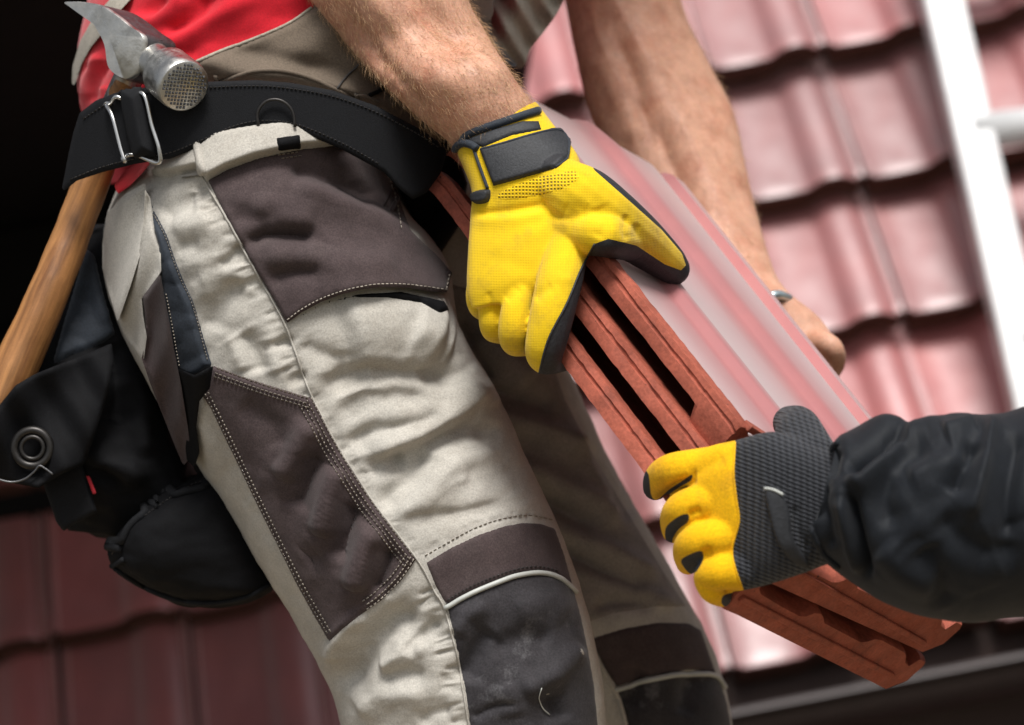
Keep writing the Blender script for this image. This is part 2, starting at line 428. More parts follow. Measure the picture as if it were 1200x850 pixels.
MT = {}
_hq = Vector(PW(108, 212, 1.815) - PW(4, 462, 1.79)).rotation_difference(Vector((0, 0, 1))).to_euler()
MT['beige'] = surface('beige_canvas', (0.435, 0.41, 0.365), 0.9, 0.12, 55, 0.45, 380, 0.8, 2000, sheen=0.05, spec=0.15, col2=(0.355, 0.325, 0.28), c2scale=11, c2lo=.5, c2hi=.75, speck=((.15, .10, .07), 70, .17), grain=0.16, gscale=850)
MT['brown'] = surface('brown_canvas', (0.058, 0.041, 0.041), 0.85, 0.18, 60, 0.4, 380, 0.8, 2000, sheen=0.08, spec=0.2, col2=(0.085, 0.064, 0.062), c2scale=16, c2lo=.5, c2hi=.8, grain=0.24, gscale=850)
MT['knee'] = surface('worn_coated_fabric', (0.030, 0.027, 0.030), 0.75, 0.25, 60, 0.5, 300, 0.6, 2000, sheen=0.12, spec=0.25, col2=(0.17, 0.165, 0.17), c2scale=22, c2lo=.55, c2hi=.82, grain=0.3, gscale=700)
MT['navy'] = surface('navy_fabric', (0.020, 0.026, 0.036), 0.7, 0.2, 50, 0.25, 500, 0.4, 2600, sheen=0.1, spec=0.3, grain=0.25, gscale=800)
MT['shaded_beige'] = surface('shaded_beige_canvas', (0.23, 0.208, 0.188), 0.85, 0.16, 45, 0.4, 420, 0.6, 2000, sheen=0.08, spec=0.2, grain=0.22, gscale=850)  # trouser beige darkened, the far leg's shade put into the colour
MT['black'] = surface('black_nylon', (0.0038, 0.0038, 0.0046), 0.8, 0.2, 60, 0.3, 700, 0.3, 2600, spec=0.15, grain=0.3, gscale=800)
MT['webbing'] = surface('black_webbing', (0.0045, 0.0048, 0.0062), 0.8, 0.15, 80, 0.4, 1100, 0.5, 3000, spec=0.25, grain=0.3, gscale=900)
MT['pipe'] = surface('reflective_piping', (0.42, 0.43, 0.40), 0.45, 0.08, 90, 0.1, 900)
MT['thread'] = surface('pale_thread', (0.30, 0.26, 0.215), 0.85, 0.35, 500)
MT['darkthread'] = surface('dark_thread', (0.055, 0.05, 0.048), 0.8, 0.2, 300)
MT['red'] = surface('red_jersey', (0.56, 0.010, 0.022), 0.8, 0.1, 60, 0.2, 700, 0.3, 2600, sheen=0.15, spec=0.2, grain=0.12, gscale=900)
MT['vest'] = surface('olive_brown_vest', (0.135, 0.105, 0.078), 0.85, 0.12, 50, 0.3, 500, 0.3, 2600, sheen=0.08, spec=0.2, grain=0.2, gscale=850)
MT['vestpale'] = surface('pale_vest', (0.34, 0.305, 0.25), 0.85, 0.14, 50, 0.4, 500, 0.3, 2600, sheen=0.08, spec=0.2, grain=0.2, gscale=700)
MT['skin'] = surface('tanned_skin', (0.56, 0.305, 0.205), 0.52, 0.18, 50, 0.5, 420, 0.4, 1500, sss=0.2, spec=0.35, col2=(0.42, 0.175, 0.105), c2scale=34, c2lo=.45, c2hi=.72, dist=0.0009, rvar=.1, grain=0.1, gscale=650)
MT['hair'] = surface('blond_hair', (0.62, 0.40, 0.22), 0.4, 0.25, 200)
MT['yellow'] = knit('yellow_knit', (0.80, 0.53, 0.004), (0.60, 0.37, 0.002), 0.0011, depth=.35, grime=(.30, .17, .03))
MT['yellowmesh'] = knit('yellow_open_mesh', (0.80, 0.53, 0.004), (0.16, 0.09, 0.002), 0.0024, depth=.8)
MT['yellow2'] = surface('yellow_glove_fabric', (0.80, 0.43, 0.004), 0.85, 0.10, 60, 0.5, 500, 0.7, 2000, sheen=0.06, spec=0.15, col2=(.50, .24, .012), c2scale=26, c2lo=.54, c2hi=.8, grain=0.16, gscale=800)
MT['palm'] = surface('black_rubber', (0.022, 0.023, 0.026), 0.6, 0.25, 70, 0.4, 600, 0.4, 2400, spec=0.35, grain=0.3, gscale=700)
MT['ribknit'] = knit('charcoal_rib_knit', (0.032, 0.034, 0.040), (0.006, 0.006, 0.008), rib=(0.0040, 0.0024), axes=(RT, 0.9 * UP + 0.35 * RT), depth=.9)
MT['jacket'] = surface('black_jacket_twill', (0.0050, 0.0066, 0.0096), 0.66, 0.2, 30, 0.2, 260, 0.6, 1500, spec=0.22, sheen=0.06, grain=0.35, gscale=800)
MT['steel'] = surface('forged_steel', (0.52, 0.51, 0.48), 0.38, 0.2, 70, 0.25, 500, metal=1.0, rvar=.12, col2=(0.30, 0.285, 0.26), c2scale=40, c2lo=.5, c2hi=.75)
MT['blackmetal'] = surface('blackened_metal', (0.045, 0.042, 0.040), 0.4, 0.3, 90, metal=.8)
MT['darksteel'] = surface('dark_forged_steel', (0.13, 0.13, 0.135), 0.45, 0.2, 90, 0.4, 600, metal=.9, rvar=.1)
MT['chrome'] = surface('nickel_wire', (0.60, 0.59, 0.57), 0.25, 0.1, 200, metal=1.0)
MT['wood'] = surface('worn_ash_handle', (0.36, 0.165, 0.055), 0.40, 0.45, 190, 0.35, 260, 0.15, 1400, stretch=((1, 1, 0.045), _hq), col2=(0.12, 0.045, 0.014), c2scale=60, c2lo=.45, c2hi=.7, spec=.5, grain=0.08, gscale=900)
MT['tile'] = surface('raw_clay', (0.33, 0.085, 0.052), 0.72, 0.30, 40, 0.7, 260, 0.6, 1300, spec=0.3, speck=((0.05, 0.018, 0.014), 150, 0.40), col2=(0.13, 0.042, 0.030), c2scale=22, c2lo=.55, c2hi=.80, rvar=.1, dist=.0006, grain=0.17, gscale=420)
MT['rooftile'] = surface('glazed_clay', (0.28, 0.050, 0.050), 0.58, 0.22, 7, 0.25, 30, spec=0.5, ior=1.9, col2=(0.31, 0.06, 0.055), c2scale=6, sheen=1.0, coat=.4, objrand=.35, speck=((.05, .02, .02), 55, .20), rvar=.10)
MT['underside'] = surface('shaded_unglazed_clay', (0.060, 0.026, 0.020), 0.9, 0.25, 20, spec=.15)  # unglazed clay, darkened further to carry the shade under the tile lips
MT['gutter'] = surface('dark_brown_zinc', (0.030, 0.018, 0.017), 0.38, 0.15, 20, spec=0.5)
MT['batten'] = surface('dark_timber', (0.045, 0.025, 0.02), 0.8, 0.2, 12)
MT['wall'] = surface('brown_render', (0.075, 0.035, 0.03), 0.9, 0.12, 14, 0.3, 120)
MT['cladding'] = surface('black_stained_board', (0.0045, 0.0042, 0.0045), 0.8, 0.3, 14, spec=.12)
MT['ladder'] = surface('white_painted_metal', (0.62, 0.62, 0.62), 0.4, 0.10, 14, col2=(0.38, 0.38, 0.38), c2scale=16, c2lo=.58, c2hi=.7)
MT['ground'] = surface('gravelly_soil', (0.11, 0.10, 0.075), 0.95, 0.3, 3, 0.5, 30)
MT['plank'] = surface('scaffold_board', (0.33, 0.25, 0.16), 0.85, 0.25, 8, 0.3, 60)
MT['rubber'] = surface('boot_leather', (0.03, 0.022, 0.018), 0.6, 0.2, 40)
MT['redmark'] = surface('red_tag', (0.35, 0.01, 0.02), 0.8, 0.1, 40)
MT['watch'] = surface('pale_steel_bracelet', (0.5, 0.6, 0.62), 0.3, 0.1, 100, metal=.8)

# ================================================================== THE SETTING
def tile_rings(hi=False):
    roll = 1.0 if hi else 0.75
    near = [(.004, -.014), (-.004, -.0125), (-.0045, -.008), (-.0045, .0), (-.0025, .001), (-.0025, .0035), (-.004, .0045), (-.0035, .0105), (.007, .012), (.010, .010)]
    top = [(.012, .004), (.02, .002), (.06, 0), (.11, 0), (.150, .002), (.163, .006), (.176, .017), (.188, .024), (.205, .029), (.225, .0305), (.245, .029), (.260, .024), (.272, .014), (.282, .010)]
    if hi: top = [(.012, .004), (.02, .001), (.06, 0), (.085, 0), (.092, .002), (.097, .007), (.105, .009), (.113, .007), (.12, .004), (.17, .004), (.19, .004), (.197, .007), (.203, .0115), (.212, .013), (.255, .013), (.264, .011), (.272, .006), (.282, .005)]
    far = [(.286, .014), (.297, .014), (.300, .010), (.300, .001)]
    bot = [(.285, -.002), (.275, .002), (.262, .011), (.245, .017), (.225, .0185), (.2, .015), (.185, .006), (.17, -.006), (.15, -.011), (.06, -.012), (.02, -.012)]
    prof = np.array(near + top + far + bot)
    if hi: prof[:len(near), 1] *= .68; prof[-len(bot):, 1] = -.009; prof[-len(bot) - 1, 1] = -.006
    prof[:, 1] = np.where((prof[:, 1] > -.01) & (prof[:, 0] > .155) & (prof[:, 0] < .283), prof[:, 1] * roll, prof[:, 1]); is_bot = np.r_[[True], np.zeros(len(near) - 1 + len(top) + len(far), bool), np.ones(len(bot), bool)]
    ys = [0, .002, .006, .03, .15, .27, .35, .385, .388, .415, .418, .42] if not hi else [0, .002, .006, .018, .0185] + list(np.linspace(.022, .382, 61)) + [.384, .387, .395, .3955, .415, .418, .42]
    G = []
    for y in ys:
        z = prof[:, 1].copy(); x = prof[:, 0].copy()
        if y >= .387: z[is_bot] -= .014 if hi else .030
        c = max(0, 1 - min(y, .42 - y) / .004)                      # chamfered ends
        x = x + np.where(x < .15, 1, -1) * .0022 * c; z = z - np.where(is_bot, -1, 1) * .0018 * c
        if hi and .018 <= y <= .0185: pass
        if y < .02: z = np.where(is_bot, z, z - .003 * (1 - y / .02))
        yy = np.full(len(x), y) + (.022 * np.clip((x - .272) / .028, 0, 1) ** 2 * max(0, 1 - y / .03) if hi else 0)
        if hi: yy = yy + .036 * sstep((x - .196) / .02) * max(0, 1 - y / .09)
        G.append(np.c_[x, yy, z])
    return np.array(G)
def tile_mesh(hi=False):
    G = tile_rings(hi); n, m, _ = G.shape
    idx = np.arange(n * m).reshape(n, m)
    a, b, c, d = idx[:-1], np.roll(idx, -1, 1)[:-1], np.roll(idx, -1, 1)[1:], idx[1:]
    F = np.stack([a, b, c, d], -1).reshape(-1, 4).tolist() + [idx[0].tolist()[::-1], idx[-1].tolist()]
    return G.reshape(-1, 3), F

PITCH, YAW = R(67), R(2.0)
EX = np.array([math.cos(YAW), math.sin(YAW), 0]); EH = np.array([-math.sin(YAW), math.cos(YAW), 0])
ES = EH * math.cos(PITCH) + np.array([0, 0, math.sin(PITCH)])
EN = np.cross(EX, ES)
RO = PW(1012, 760, 4.0)                           # lower edge of the first course, at a tile joint
GAUGE, COVER = 0.290, 0.2215
def on_plane(px, py, O, N):
    a = PW(px, py, 1.0) - CAM
    t = ((O - CAM) @ N) / (a @ N)
    return CAM + a * t

ground = mk('ground', PW([0], [0], [1]) * 0 + np.array([[-400, -400, 0], [400, -400, 0], [400, 400, 0], [-400, 400, 0]]), [[0, 1, 2, 3]], MT['ground'], kind='structure')

house = thing('house', 'house with red glazed tile roof, dark gutter and black dormer behind the workers', 'house', (RO[0], RO[1] + 1.5, 0))
deck_o = RO - EN * 0.06
dk = [deck_o + EX * x + ES * s for x, s in ((-4.5, -0.05), (4.0, -0.05), (4.0, 4.2), (-4.5, 4.2))]
dk2 = [p - EN * 0.05 for p in dk]
roof = mk('roof', np.array(dk + dk2), [[0, 1, 2, 3], [7, 6, 5, 4], [0, 4, 5, 1], [1, 5, 6, 2], [2, 6, 7, 3], [3, 7, 4, 0]], MT['batten'], house, smooth=False)
TV, TF = tile_mesh()
TV = np.c_[TV[:, 0] * .715, 0.42 - TV[:, 1], TV[:, 2]]     # y runs up the slope
TF = orient(TV, TF)
tme = bpy.data.meshes.new('roof_tile'); tme.from_pydata(TV.tolist(), [], TF); tme.materials.append(MT['rooftile']); tme.materials.append(MT['underside']); tme.update()
RN = len(TV) // 12
for q, pf in enumerate(tme.polygons):
    if q >= len(TF) - 2 or q % RN >= 28 or q % RN < 4 or q // RN >= 10: pf.material_index = 1
tme.shade_smooth(); tme.set_sharp_from_angle(angle=R(38))
tilt = math.asin(0.064 / GAUGE)
for j in range(0, 11):
    for i in range(-11, 10):
        o = bpy.data.objects.new('roof_tile', tme); COL.objects.link(o); o.parent = roof
        y_ = ES * math.cos(tilt) - EN * math.sin(tilt); z_ = np.cross(EX, y_)
        a = random.uniform(-.014, .014); x2 = EX * math.cos(a) + y_ * math.sin(a); y2 = np.cross(z_, x2)
        p = RO + EX * (i * COVER - 0.215 + random.uniform(-.002, .002)) + ES * (j * GAUGE + random.uniform(-.004, .004)) + EN * (0.006 + random.uniform(0, .007))
        o.matrix_local = Matrix(((x2[0], y2[0], z_[0], p[0]), (x2[1], y2[1], z_[1], p[1]), (x2[2], y2[2], z_[2], p[2]), (0, 0, 0, 1)))
        o.matrix_parent_inverse = Matrix.Identity(4)
# battens that show below each course's lower edge
# gutter: half-round channel with rolled front bead
GO = RO - EH * 0.075 - np.array([0, 0, 0.055])
gth = np.linspace(R(0), R(180), 13)
rr = .062
prof = [(-rr - .006 + .006 * math.cos(a), .006 * math.sin(a) + .002) for a in np.linspace(-.5, R(200), 6)][::-1]
outer = [(-rr * math.cos(a), -rr * math.sin(a)) for a in gth]; inner = [(-(rr - .003) * math.cos(a), -(rr - .003) * math.sin(a)) for a in gth][::-1]
pl = prof + outer + inner
A_ = np.array([GO + EX * -4.4 + EH * p[0] + np.array([0, 0, p[1]]) for p in pl]); B_ = np.array([GO + EX * 3.9 + EH * p[0] + np.array([0, 0, p[1]]) for p in pl])
V_, F_ = ringmesh(np.stack([A_, B_]), False)
mk('gutter', V_, F_, MT['gutter'], house)
for k in range(9):
    c = GO + EX * (-4.0 + k * 0.9 + .12)
    P_ = [c + EH * (-(rr + .003) * math.cos(a)) + np.array([0, 0, -(rr + .003) * math.sin(a)]) for a in np.linspace(0, math.pi, 9)] 
    V_, F_ = join(*[tube(np.array(P_) + EX * q, 0.004, 6) for q in (-.008, 0, .008)])
    mk('gutter_bracket', V_, F_, MT['gutter'], house)
fb = box(RO + EH * 0.03 - np.array([0, 0, 0.16]) + EX * -.25, 4.2, .012, .10, [EX, EH, [0, 0, 1]]); mk('fascia_board', *fb, MT['batten'], house, smooth=False)
wl = box(RO + EH * 0.34 + EX * -.25 - np.array([0, 0, (RO[2]) / 2 + .03]), 4.1, .12, RO[2] / 2 - .03, [EX, EH, [0, 0, 1]]); mk('wall', *wl, MT['wall'], house, smooth=False)
sf = box(RO + EH * 0.13 + EX * -.25 - np.array([0, 0, 0.25]), 4.2, .10, .008, [EX, EH, [0, 0, 1]]); mk('soffit', *sf, MT['batten'], house, smooth=False)
# black dormer
db = on_plane(140, 520, RO, EN)
uD = float((db - RO) @ EX)
dw, dh, DX = 1.8, .86, .50
dz = np.array([0, 0, 1.0])
dorm = mk('dormer', *box(db + EX * (DX - dw / 2) + EH * 0.75 + dz * (dh / 2 - .1), dw / 2, .75, dh / 2 + .1, [EX, EH, dz]), MT['cladding'], house, smooth=False, label='black clad dormer rising from the red tiles')
mk('shade_canopy', *box(db + EX * (DX - dw / 2 - .3) + EH * -0.2 + dz * (.47), dw / 2 + .60, 1.75, .05, [EX, EH, dz]), MT['cladding'], dorm, smooth=False)  # deep canopy added to keep sun and sky off the lower-left tiles
for s in range(5):
    mk('cladding_board', *box(db + EX * (DX - dw / 2) + EH * -.008 + dz * (-.1 + .085 + s * .17), dw / 2 + .004, .010, .078, [EX, EH, dz]), MT['cladding'], dorm, smooth=False)

# white roof ladder lying on the tiles
LP = RO + EN * 0.13
la, lb = on_plane(1103, 0, LP, EN), on_plane(1207, 460, LP, EN)
ld = (la - lb) / np.linalg.norm(la - lb); lx = np.cross(ld, EN)
lad = thing('ladder', 'white metal ladder lying up the red tiled roof', 'ladder', tuple(lb - ld * 0.6))
for q in (0, 0.43):
    c = lb + ld * 0.75 + lx * (q if (lx @ EX) > 0 else -q)
    V_, F_ = box(c, .036, 1.75, .030, [lx, ld, EN])
    o = mk('stile', V_, F_, MT['ladder'], lad, smooth=False)
    bv = o.modifiers.new('b', 'BEVEL'); bv.width = .008; bv.segments = 3
rg = on_plane(1175, 152, LP, EN); r0 = float((rg - lb) @ ld)
for k in range(-5, 8):
    c = lb + ld * (r0 + k * .43)
    if abs((c - lb) @ ld - .75) > 1.7: continue
    e = lx if (lx @ EX) > 0 else -lx
    V_, F_ = tube(np.array([c + e * .0, c + e * .43]), .034, 18)
    mk('rung', V_, F_, MT['ladder'], lad)

# ================================================================== THE HELD TILES
d_up, d_lo = 1.78, 1.55
NU = PW(497, 212, d_up); NL = PW(866, 702, d_lo)
Lh = (NL - NU); Lh /= np.linalg.norm(Lh)
FL = PW(1055, 792, d_lo + .25)
Wh = FL - NL; Wh -= Lh * (Wh @ Lh); Wh /= np.linalg.norm(Wh)
Nh = np.cross(Lh, Wh); Nh = Nh if Nh @ UP > 0 else -Nh
HV, HF = tile_mesh(True)
TPITCH = 0.0280
PHI = [R(0), R(2), R(7)]
def tile_world(V, k, sx=0.0, sy=0.0):
    c_, s_ = math.cos(PHI[k]), math.sin(PHI[k]); W2, N2 = Wh * c_ + Nh * s_, Nh * c_ - Wh * s_
    return NU + W2 * (V[:, 0:1] + sx) + Lh * (V[:, 1:2] + sy) + Nh * (.0095 + k * TPITCH) + N2 * V[:, 2:3]
labels = ['red clay roof tile at the underside of the carried stack', 'middle red clay roof tile of the carried stack', 'red clay roof tile with pale glossy face on top of the carried stack']
for k, (sx, sy) in enumerate(((0, 0), (.003, -.004), (.0, -.088))):
    HJ = HV.copy(); HJ[:, 0] *= 1 - (.13 * HJ[:, 1] / .42 if k == 2 else 0); rj = np.random.RandomState(k + 3)
    edge_ = (HJ[:, 0] < .012); HJ[edge_] += rj.normal(0, .00018, (edge_.sum(), 3)) * [1, 0, 1]
    for _ in range(16):                                           # chips along the near edge and the lower end
        c_ = np.array([rj.choice([-.004, -.003, .006]), rj.uniform(.0, .42), rj.choice([.0075, .0, -.009])])
        dd = np.linalg.norm((HJ - c_) * [1, .6, 1], axis=1); rr_ = rj.uniform(.003, .006)
        HJ[:, 0] += np.clip(1 - dd / rr_, 0, 1) * rr_ * .35
    V_ = tile_world(HJ, k, sx, sy)
    o = mk('clay_tile', V_, orient(V_, HF), [MT['tile'], MT['rooftile']]); o.data.set_sharp_from_angle(angle=R(35))
    HN = len(HV) // len(tile_rings(True))
    for q, pf in enumerate(o.data.polygons):
        if k == 2 and q < len(HF) - 2 and 8 <= q % HN <= 29: pf.material_index = 1
    o['kind'] = 'thing'; o['label'] = labels[k]; o['category'] = 'roof tile'; o['group'] = 'roof tiles carried by the two workers'
    bv = o.modifiers.new('b', 'BEVEL'); bv.width = .0008; bv.segments = 2; bv.limit_method = 'ANGLE'; bv.angle_limit = R(40)
    for x0, x1, z0, z1, y0, y1 in ((.004, .27, -.0115, -.0065, .415, .4228), (.05, .085, -.016, -.010, -.002, .012), (.205, .24, -.016, -.010, -.002, .012), (.225, .245, .010, .0205, .05, .40)):
        c_ = np.array([[(x0 + x1) / 2, (y0 + y1) / 2, (z0 + z1) / 2]]); P0 = tile_world(c_, k, sx, sy)[0]
        if k == 2 and y0 < .1: continue
        l_ = mk('ledge', *box(P0, (x1 - x0) / 2, (y1 - y0) / 2, (z1 - z0) / 2, [Wh, Lh, Nh]), MT['tile'], o, smooth=False)
        lb_ = l_.modifiers.new('b', 'BEVEL'); lb_.width = .0012; lb_.segments = 2
def near_d(px, py):                      # depth of the plane of the tiles' near edges
    P = on_plane(px, py, NU, Wh); return float((P - CAM) @ _fw)
def top_d(px, py, h=0.0):                # depth of the top tile's face
    P = on_plane(px, py, NU + Nh * (.0095 + 2 * TPITCH + h), Nh * math.cos(PHI[2]) - Wh * math.sin(PHI[2])); return float((P - CAM) @ _fw)

# ================================================================== WORKER WITH THE TOOL BELT
wa = thing('person', 'worker in beige and brown work trousers, red shirt and yellow gloves holding the tile stack', 'person', tuple(PW(640, 1640, 1.86)))

def slab(poly, depth, th, fold_fn=None, step=3.0, smooth_pts=0):
    """free-hanging cloth: outline in pixels at its own depth, with thickness"""
    poly = np.asarray(poly, float)
    if smooth_pts: poly = catmull(poly, smooth_pts, True)
    lo, hi = poly.min(0) - step * 2, poly.max(0) + step * 2
    xs = np.arange(lo[0], hi[0] + step, step); ys = np.arange(lo[1], hi[1] + step, step)
    gx, gy = np.meshgrid(xs, ys); nx, ny = len(xs), len(ys); P = np.c_[gx.ravel(), gy.ravel()]; a = poly_sdf(P[:, 0], P[:, 1], poly)
    idx = np.arange(nx * ny).reshape(ny, nx); A, B, C_, D = idx[:-1, :-1].ravel(), idx[:-1, 1:].ravel(), idx[1:, 1:].ravel(), idx[1:, :-1].ravel()
    P2, F = clip(np.c_[P, a], np.concatenate([np.c_[A, D, C_], np.c_[A, C_, B]]), a)
    x, y, s = P2.T
    d0 = depth(x, y) if callable(depth) else np.full(len(x), depth)
    if fold_fn is not None: d0 = d0 - fold_fn(x, y, s)
    r_ = th * np.sqrt(np.clip(s / 4.0, 0, 1))
    f, b = PW(x, y, d0 - r_), PW(x, y, d0 + r_)
    n = len(x); FF = [list(q) for q in F] + [[i + n for i in q[::-1]] for q in F]
    V = np.concatenate([f, b])
    return V, orient(V, FF)
def slab_on(poly, bvh, off, th=.0012, fold_fn=None, step=2.5, guess=1.8, smooth_pts=0):
    """cloth hanging just off a body: a smooth sheet fitted to the surface behind its outline"""
    P = np.asarray(poly, float); c = P.mean(0); Q = np.concatenate([c + (P - c) * k for k in (.2, .5, .75)])
    H, _ = surf_hit(bvh, Q[:, 0], Q[:, 1], guess); d = (H - CAM) @ _fw
    A = lambda x, y: np.stack([np.ones_like(x), x - c[0], y - c[1], (x - c[0]) ** 2 / 100, (x - c[0]) * (y - c[1]) / 100], -1)
    k, *_r = np.linalg.lstsq(A(Q[:, 0], Q[:, 1]), d, rcond=None)
    return slab(poly, lambda x, y: A(x, y) @ k - off, th, fold_fn, step, smooth_pts)
# ---- trousers: two legs, folds pushed into the cloth
near_leg = [(165, 168, 430, 128, 1.90, .170), (140, 215, 452, 178, 1.88, .165), (120, 285, 471, 238, 1.85, .148), (136, 375, 522, 305, 1.83, .125), (196, 490, 540, 385, 1.815, .112),
            (254, 580, 596, 490, 1.81, .104), (303, 660, 638, 582, 1.80, .098), (350, 738, 667, 650, 1.795, .092), (385, 805, 695, 742, 1.79, .088),
            (407, 880, 712, 850, 1.79, .084), (440, 980, 714, 960, 1.80, .08), (490, 1200, 700, 1190, 1.83, .072), (530, 1450, 720, 1450, 1.85, .066), (540, 1570, 735, 1570, 1.86, .066)]
V1, F1 = loft(near_leg, 620, 270, p=2.25)
PK = []                                    # puckers along the stitched seams
def puckers(line, ln, amp, w_, step=7, side=1, jitter=.5):
    Q = resample(line, step)
    for i in range(len(Q) - 1):
        t = Q[i + 1] - Q[i]; t /= np.linalg.norm(t) + 1e-9; n = np.array([-t[1], t[0]]) * side
        if random.random() < .22: continue
        l = ln * random.uniform(.5, 1.3); a = Q[i]; s = t * random.uniform(-2, 2)
        PK.append(([a + n * .5, a + n * l * .5 + s * .5, a + n * l + s], -amp * random.uniform(.35, 1.2), w_ * random.uniform(.7, 1.2), w_ * random.uniform(.7, 1.2)))
seam = [(232, 198), (262, 250), (300, 318), (335, 382), (366, 466), (400, 530), (440, 592), (489, 656), (508, 690), (522, 716), (536, 770), (551, 860)]
puckers(seam[:5], 20, .9, 2.6, 6.5, 1)
puckers(seam[8:], 22, 1.1, 2.6, 7, 1)
puckers(seam[4:8], 9, .6, 2.4, 7, -1)
puckers([(500, 652), (560, 622), (612, 609), (652, 616)], 10, .5, 2.5, 8, -1)
ST = [
 # front thigh below the pocket
 ([(380, 456), (410, 440), (450, 438), (500, 440), (550, 440)], -6.5, 8, 17), ([(396, 474), (440, 456), (500, 454), (566, 456)], 3.0, 11, 12), ([(393, 492), (420, 470), (462, 462), (505, 466)], -4.2, 7, 13),
 ([(403, 522), (436, 507), (484, 498), (522, 486)], -4.4, 7, 13), ([(430, 534), (482, 518), (514, 499), (545, 478), (572, 452)], 5.6, 15, 7), ([(446, 545), (494, 522), (520, 510), (556, 500), (596, 508)], -6.5, 6, 18),
 ([(442, 594), (474, 568), (492, 549), (508, 524)], -5.8, 10, 14), ([(455, 606), (500, 578), (532, 545), (590, 530)], 3.6, 15, 15), ([(468, 615), (490, 605), (530, 602), (590, 588)], -2.4, 5, 13), ([(428, 548), (453, 540), (475, 533)], -3.2, 7, 10),
 ([(383, 460), (396, 438), (400, 408)], -2.5, 8, 10), ([(545, 430), (566, 448), (584, 478)], 3.5, 13, 13), ([(540, 560), (590, 545), (622, 555)], -2.0, 14, 16), ([(352, 400), (372, 412), (398, 418)], -2.5, 8, 10),
 # hip, side of the thigh
 ([(187, 251), (209, 236), (228, 230)], -3.38, 8.0, 11.5), ([(200, 268), (225, 262), (250, 262)], 2.25, 10.3, 10.3), ([(206, 290), (234, 285)], -1.88, 9.2, 9.2), ([(259, 311), (277, 297), (287, 290)], -3.00, 4.6, 6.9),
 ([(243, 388), (256, 355), (288, 333)], -3.38, 10.3, 13.8), ([(232, 330), (262, 322), (288, 315)], 2.25, 10.3, 11.5), ([(282, 388), (297, 415), (305, 440)], -4.50, 9.2, 9.2), ([(268, 392), (280, 415), (288, 436)], 2.62, 9.2, 8.0), ([(312, 392), (318, 415), (325, 440)], 2.25, 9.2, 8.0),
 ([(302, 405), (328, 402), (340, 393)], -2.70, 5.8, 9.2), ([(338, 449), (357, 437)], -2.70, 5.8, 8.0), ([(222, 350), (240, 345), (262, 350)], 1.50, 10.3, 10.3), ([(210, 310), (240, 305), (268, 300)], 1.50, 9.2, 9.2),
 # brown side panel
 ([(330, 560), (352, 520), (368, 494)], 5.70, 9, 9), ([(379, 628), (389, 583), (400, 548)], 7.50, 9, 8), ([(417, 690), (427, 649), (442, 618)], 7.50, 9, 8), ([(396, 662), (408, 618), (420, 588)], -6.75, 9, 9),
 ([(345, 600), (362, 560), (378, 530)], -5.70, 9, 9), ([(280, 470), (320, 500), (330, 530)], -3.00, 12, 12), ([(360, 660), (376, 650)], -3.00, 12, 12), ([(438, 695), (452, 668), (460, 640)], -5.25, 8, 8),
 # lower leg, beige
 ([(397, 815), (413, 783), (440, 748), (466, 728), (498, 725)], -8.5, 13, 16), ([(384, 780), (398, 748), (430, 720)], 3.8, 8, 7), ([(473, 766), (492, 748), (518, 727)], -5.0, 6, 8),
 ([(440, 785), (470, 765), (500, 755)], 4.2, 10, 10), ([(447, 797), (472, 792), (498, 793)], -3.2, 8, 10), ([(420, 840), (450, 815), (500, 812)], 3.2, 12, 12), ([(490, 850), (510, 838), (530, 832)], -3.0, 8, 8),
 # knee
 ([(543, 800), (558, 762), (576, 735)], -6.0, 11, 12), ([(531, 745), (549, 722), (572, 709)], 3.2, 7, 8), ([(578, 762), (616, 749), (652, 750)], -4.0, 12, 14), ([(608, 812), (647, 789), (682, 756)], 5.0, 11, 10),
 ([(646, 812), (657, 846)], -5.0, 9, 10), ([(552, 843), (580, 828), (606, 823)], -2.4, 2.4, 4), ([(590, 800), (600, 840)], 2.5, 12, 12), ([(600, 720), (640, 705), (668, 720)], 3.0, 14, 14),
 # brown thigh pocket
 ([(286, 288), (310, 275), (352, 274), (372, 281)], -7.15, 6, 12), ([(341, 208), (383, 233), (426, 252), (472, 277), (505, 300)], 5.46, 9, 13), ([(334, 198), (377, 201), (420, 220), (446, 236)], -6.50, 9, 12),
 ([(314, 327), (342, 319), (380, 318)], -3.64, 6, 10), ([(300, 300), (350, 300), (410, 310), (470, 312)], 3.90, 12, 14), ([(300, 235), (330, 255), (370, 262)], 2.60, 14, 10), ([(270, 250), (300, 258), (330, 250)], -2.60, 9, 9),
]
B10 = bvh_of(V1, F1); V1 = fold(V1, F1, [([(400, 388), (450, 378), (520, 392)], 13, 34, 44), ([(470, 395), (530, 410)], 6, 26, 18)] ); V1 = fold(V1, F1, ST, 1.65); V1 = fold(V1, F1, PK, 2.6)
CR = []
rc = random.Random(11)
for (x0, y0, x1, y1, ang, n_) in ((370, 400, 620, 610, -22, 70), (190, 220, 340, 440, -30, 46), (250, 450, 470, 720, -68, 46), (390, 700, 540, 850, -28, 44), (250, 180, 510, 340, 12, 40), (540, 700, 690, 850, -30, 36)):
    for _ in range(n_):
        a_ = math.radians(ang + rc.gauss(0, 22)); l_ = rc.uniform(14, 46); x_, y_ = rc.uniform(x0, x1), rc.uniform(y0, y1)
        bnd = rc.uniform(-.25, .25) * l_; u_ = np.array([math.cos(a_), math.sin(a_)]); n2 = np.array([-u_[1], u_[0]])
        p_ = np.array([x_, y_]); CR.append(([p_ - u_ * l_, p_ + n2 * bnd, p_ + u_ * l_], rc.choice((-1, -1, 1)) * rc.uniform(.35, 1.1), rc.uniform(2.2, 5), rc.uniform(2.5, 8)))
V1 = fold(V1, F1, CR, .55)
V1 = roughen(V1, F1, .0011, 26, 3.0)
B1 = bvh_of(V1, F1)

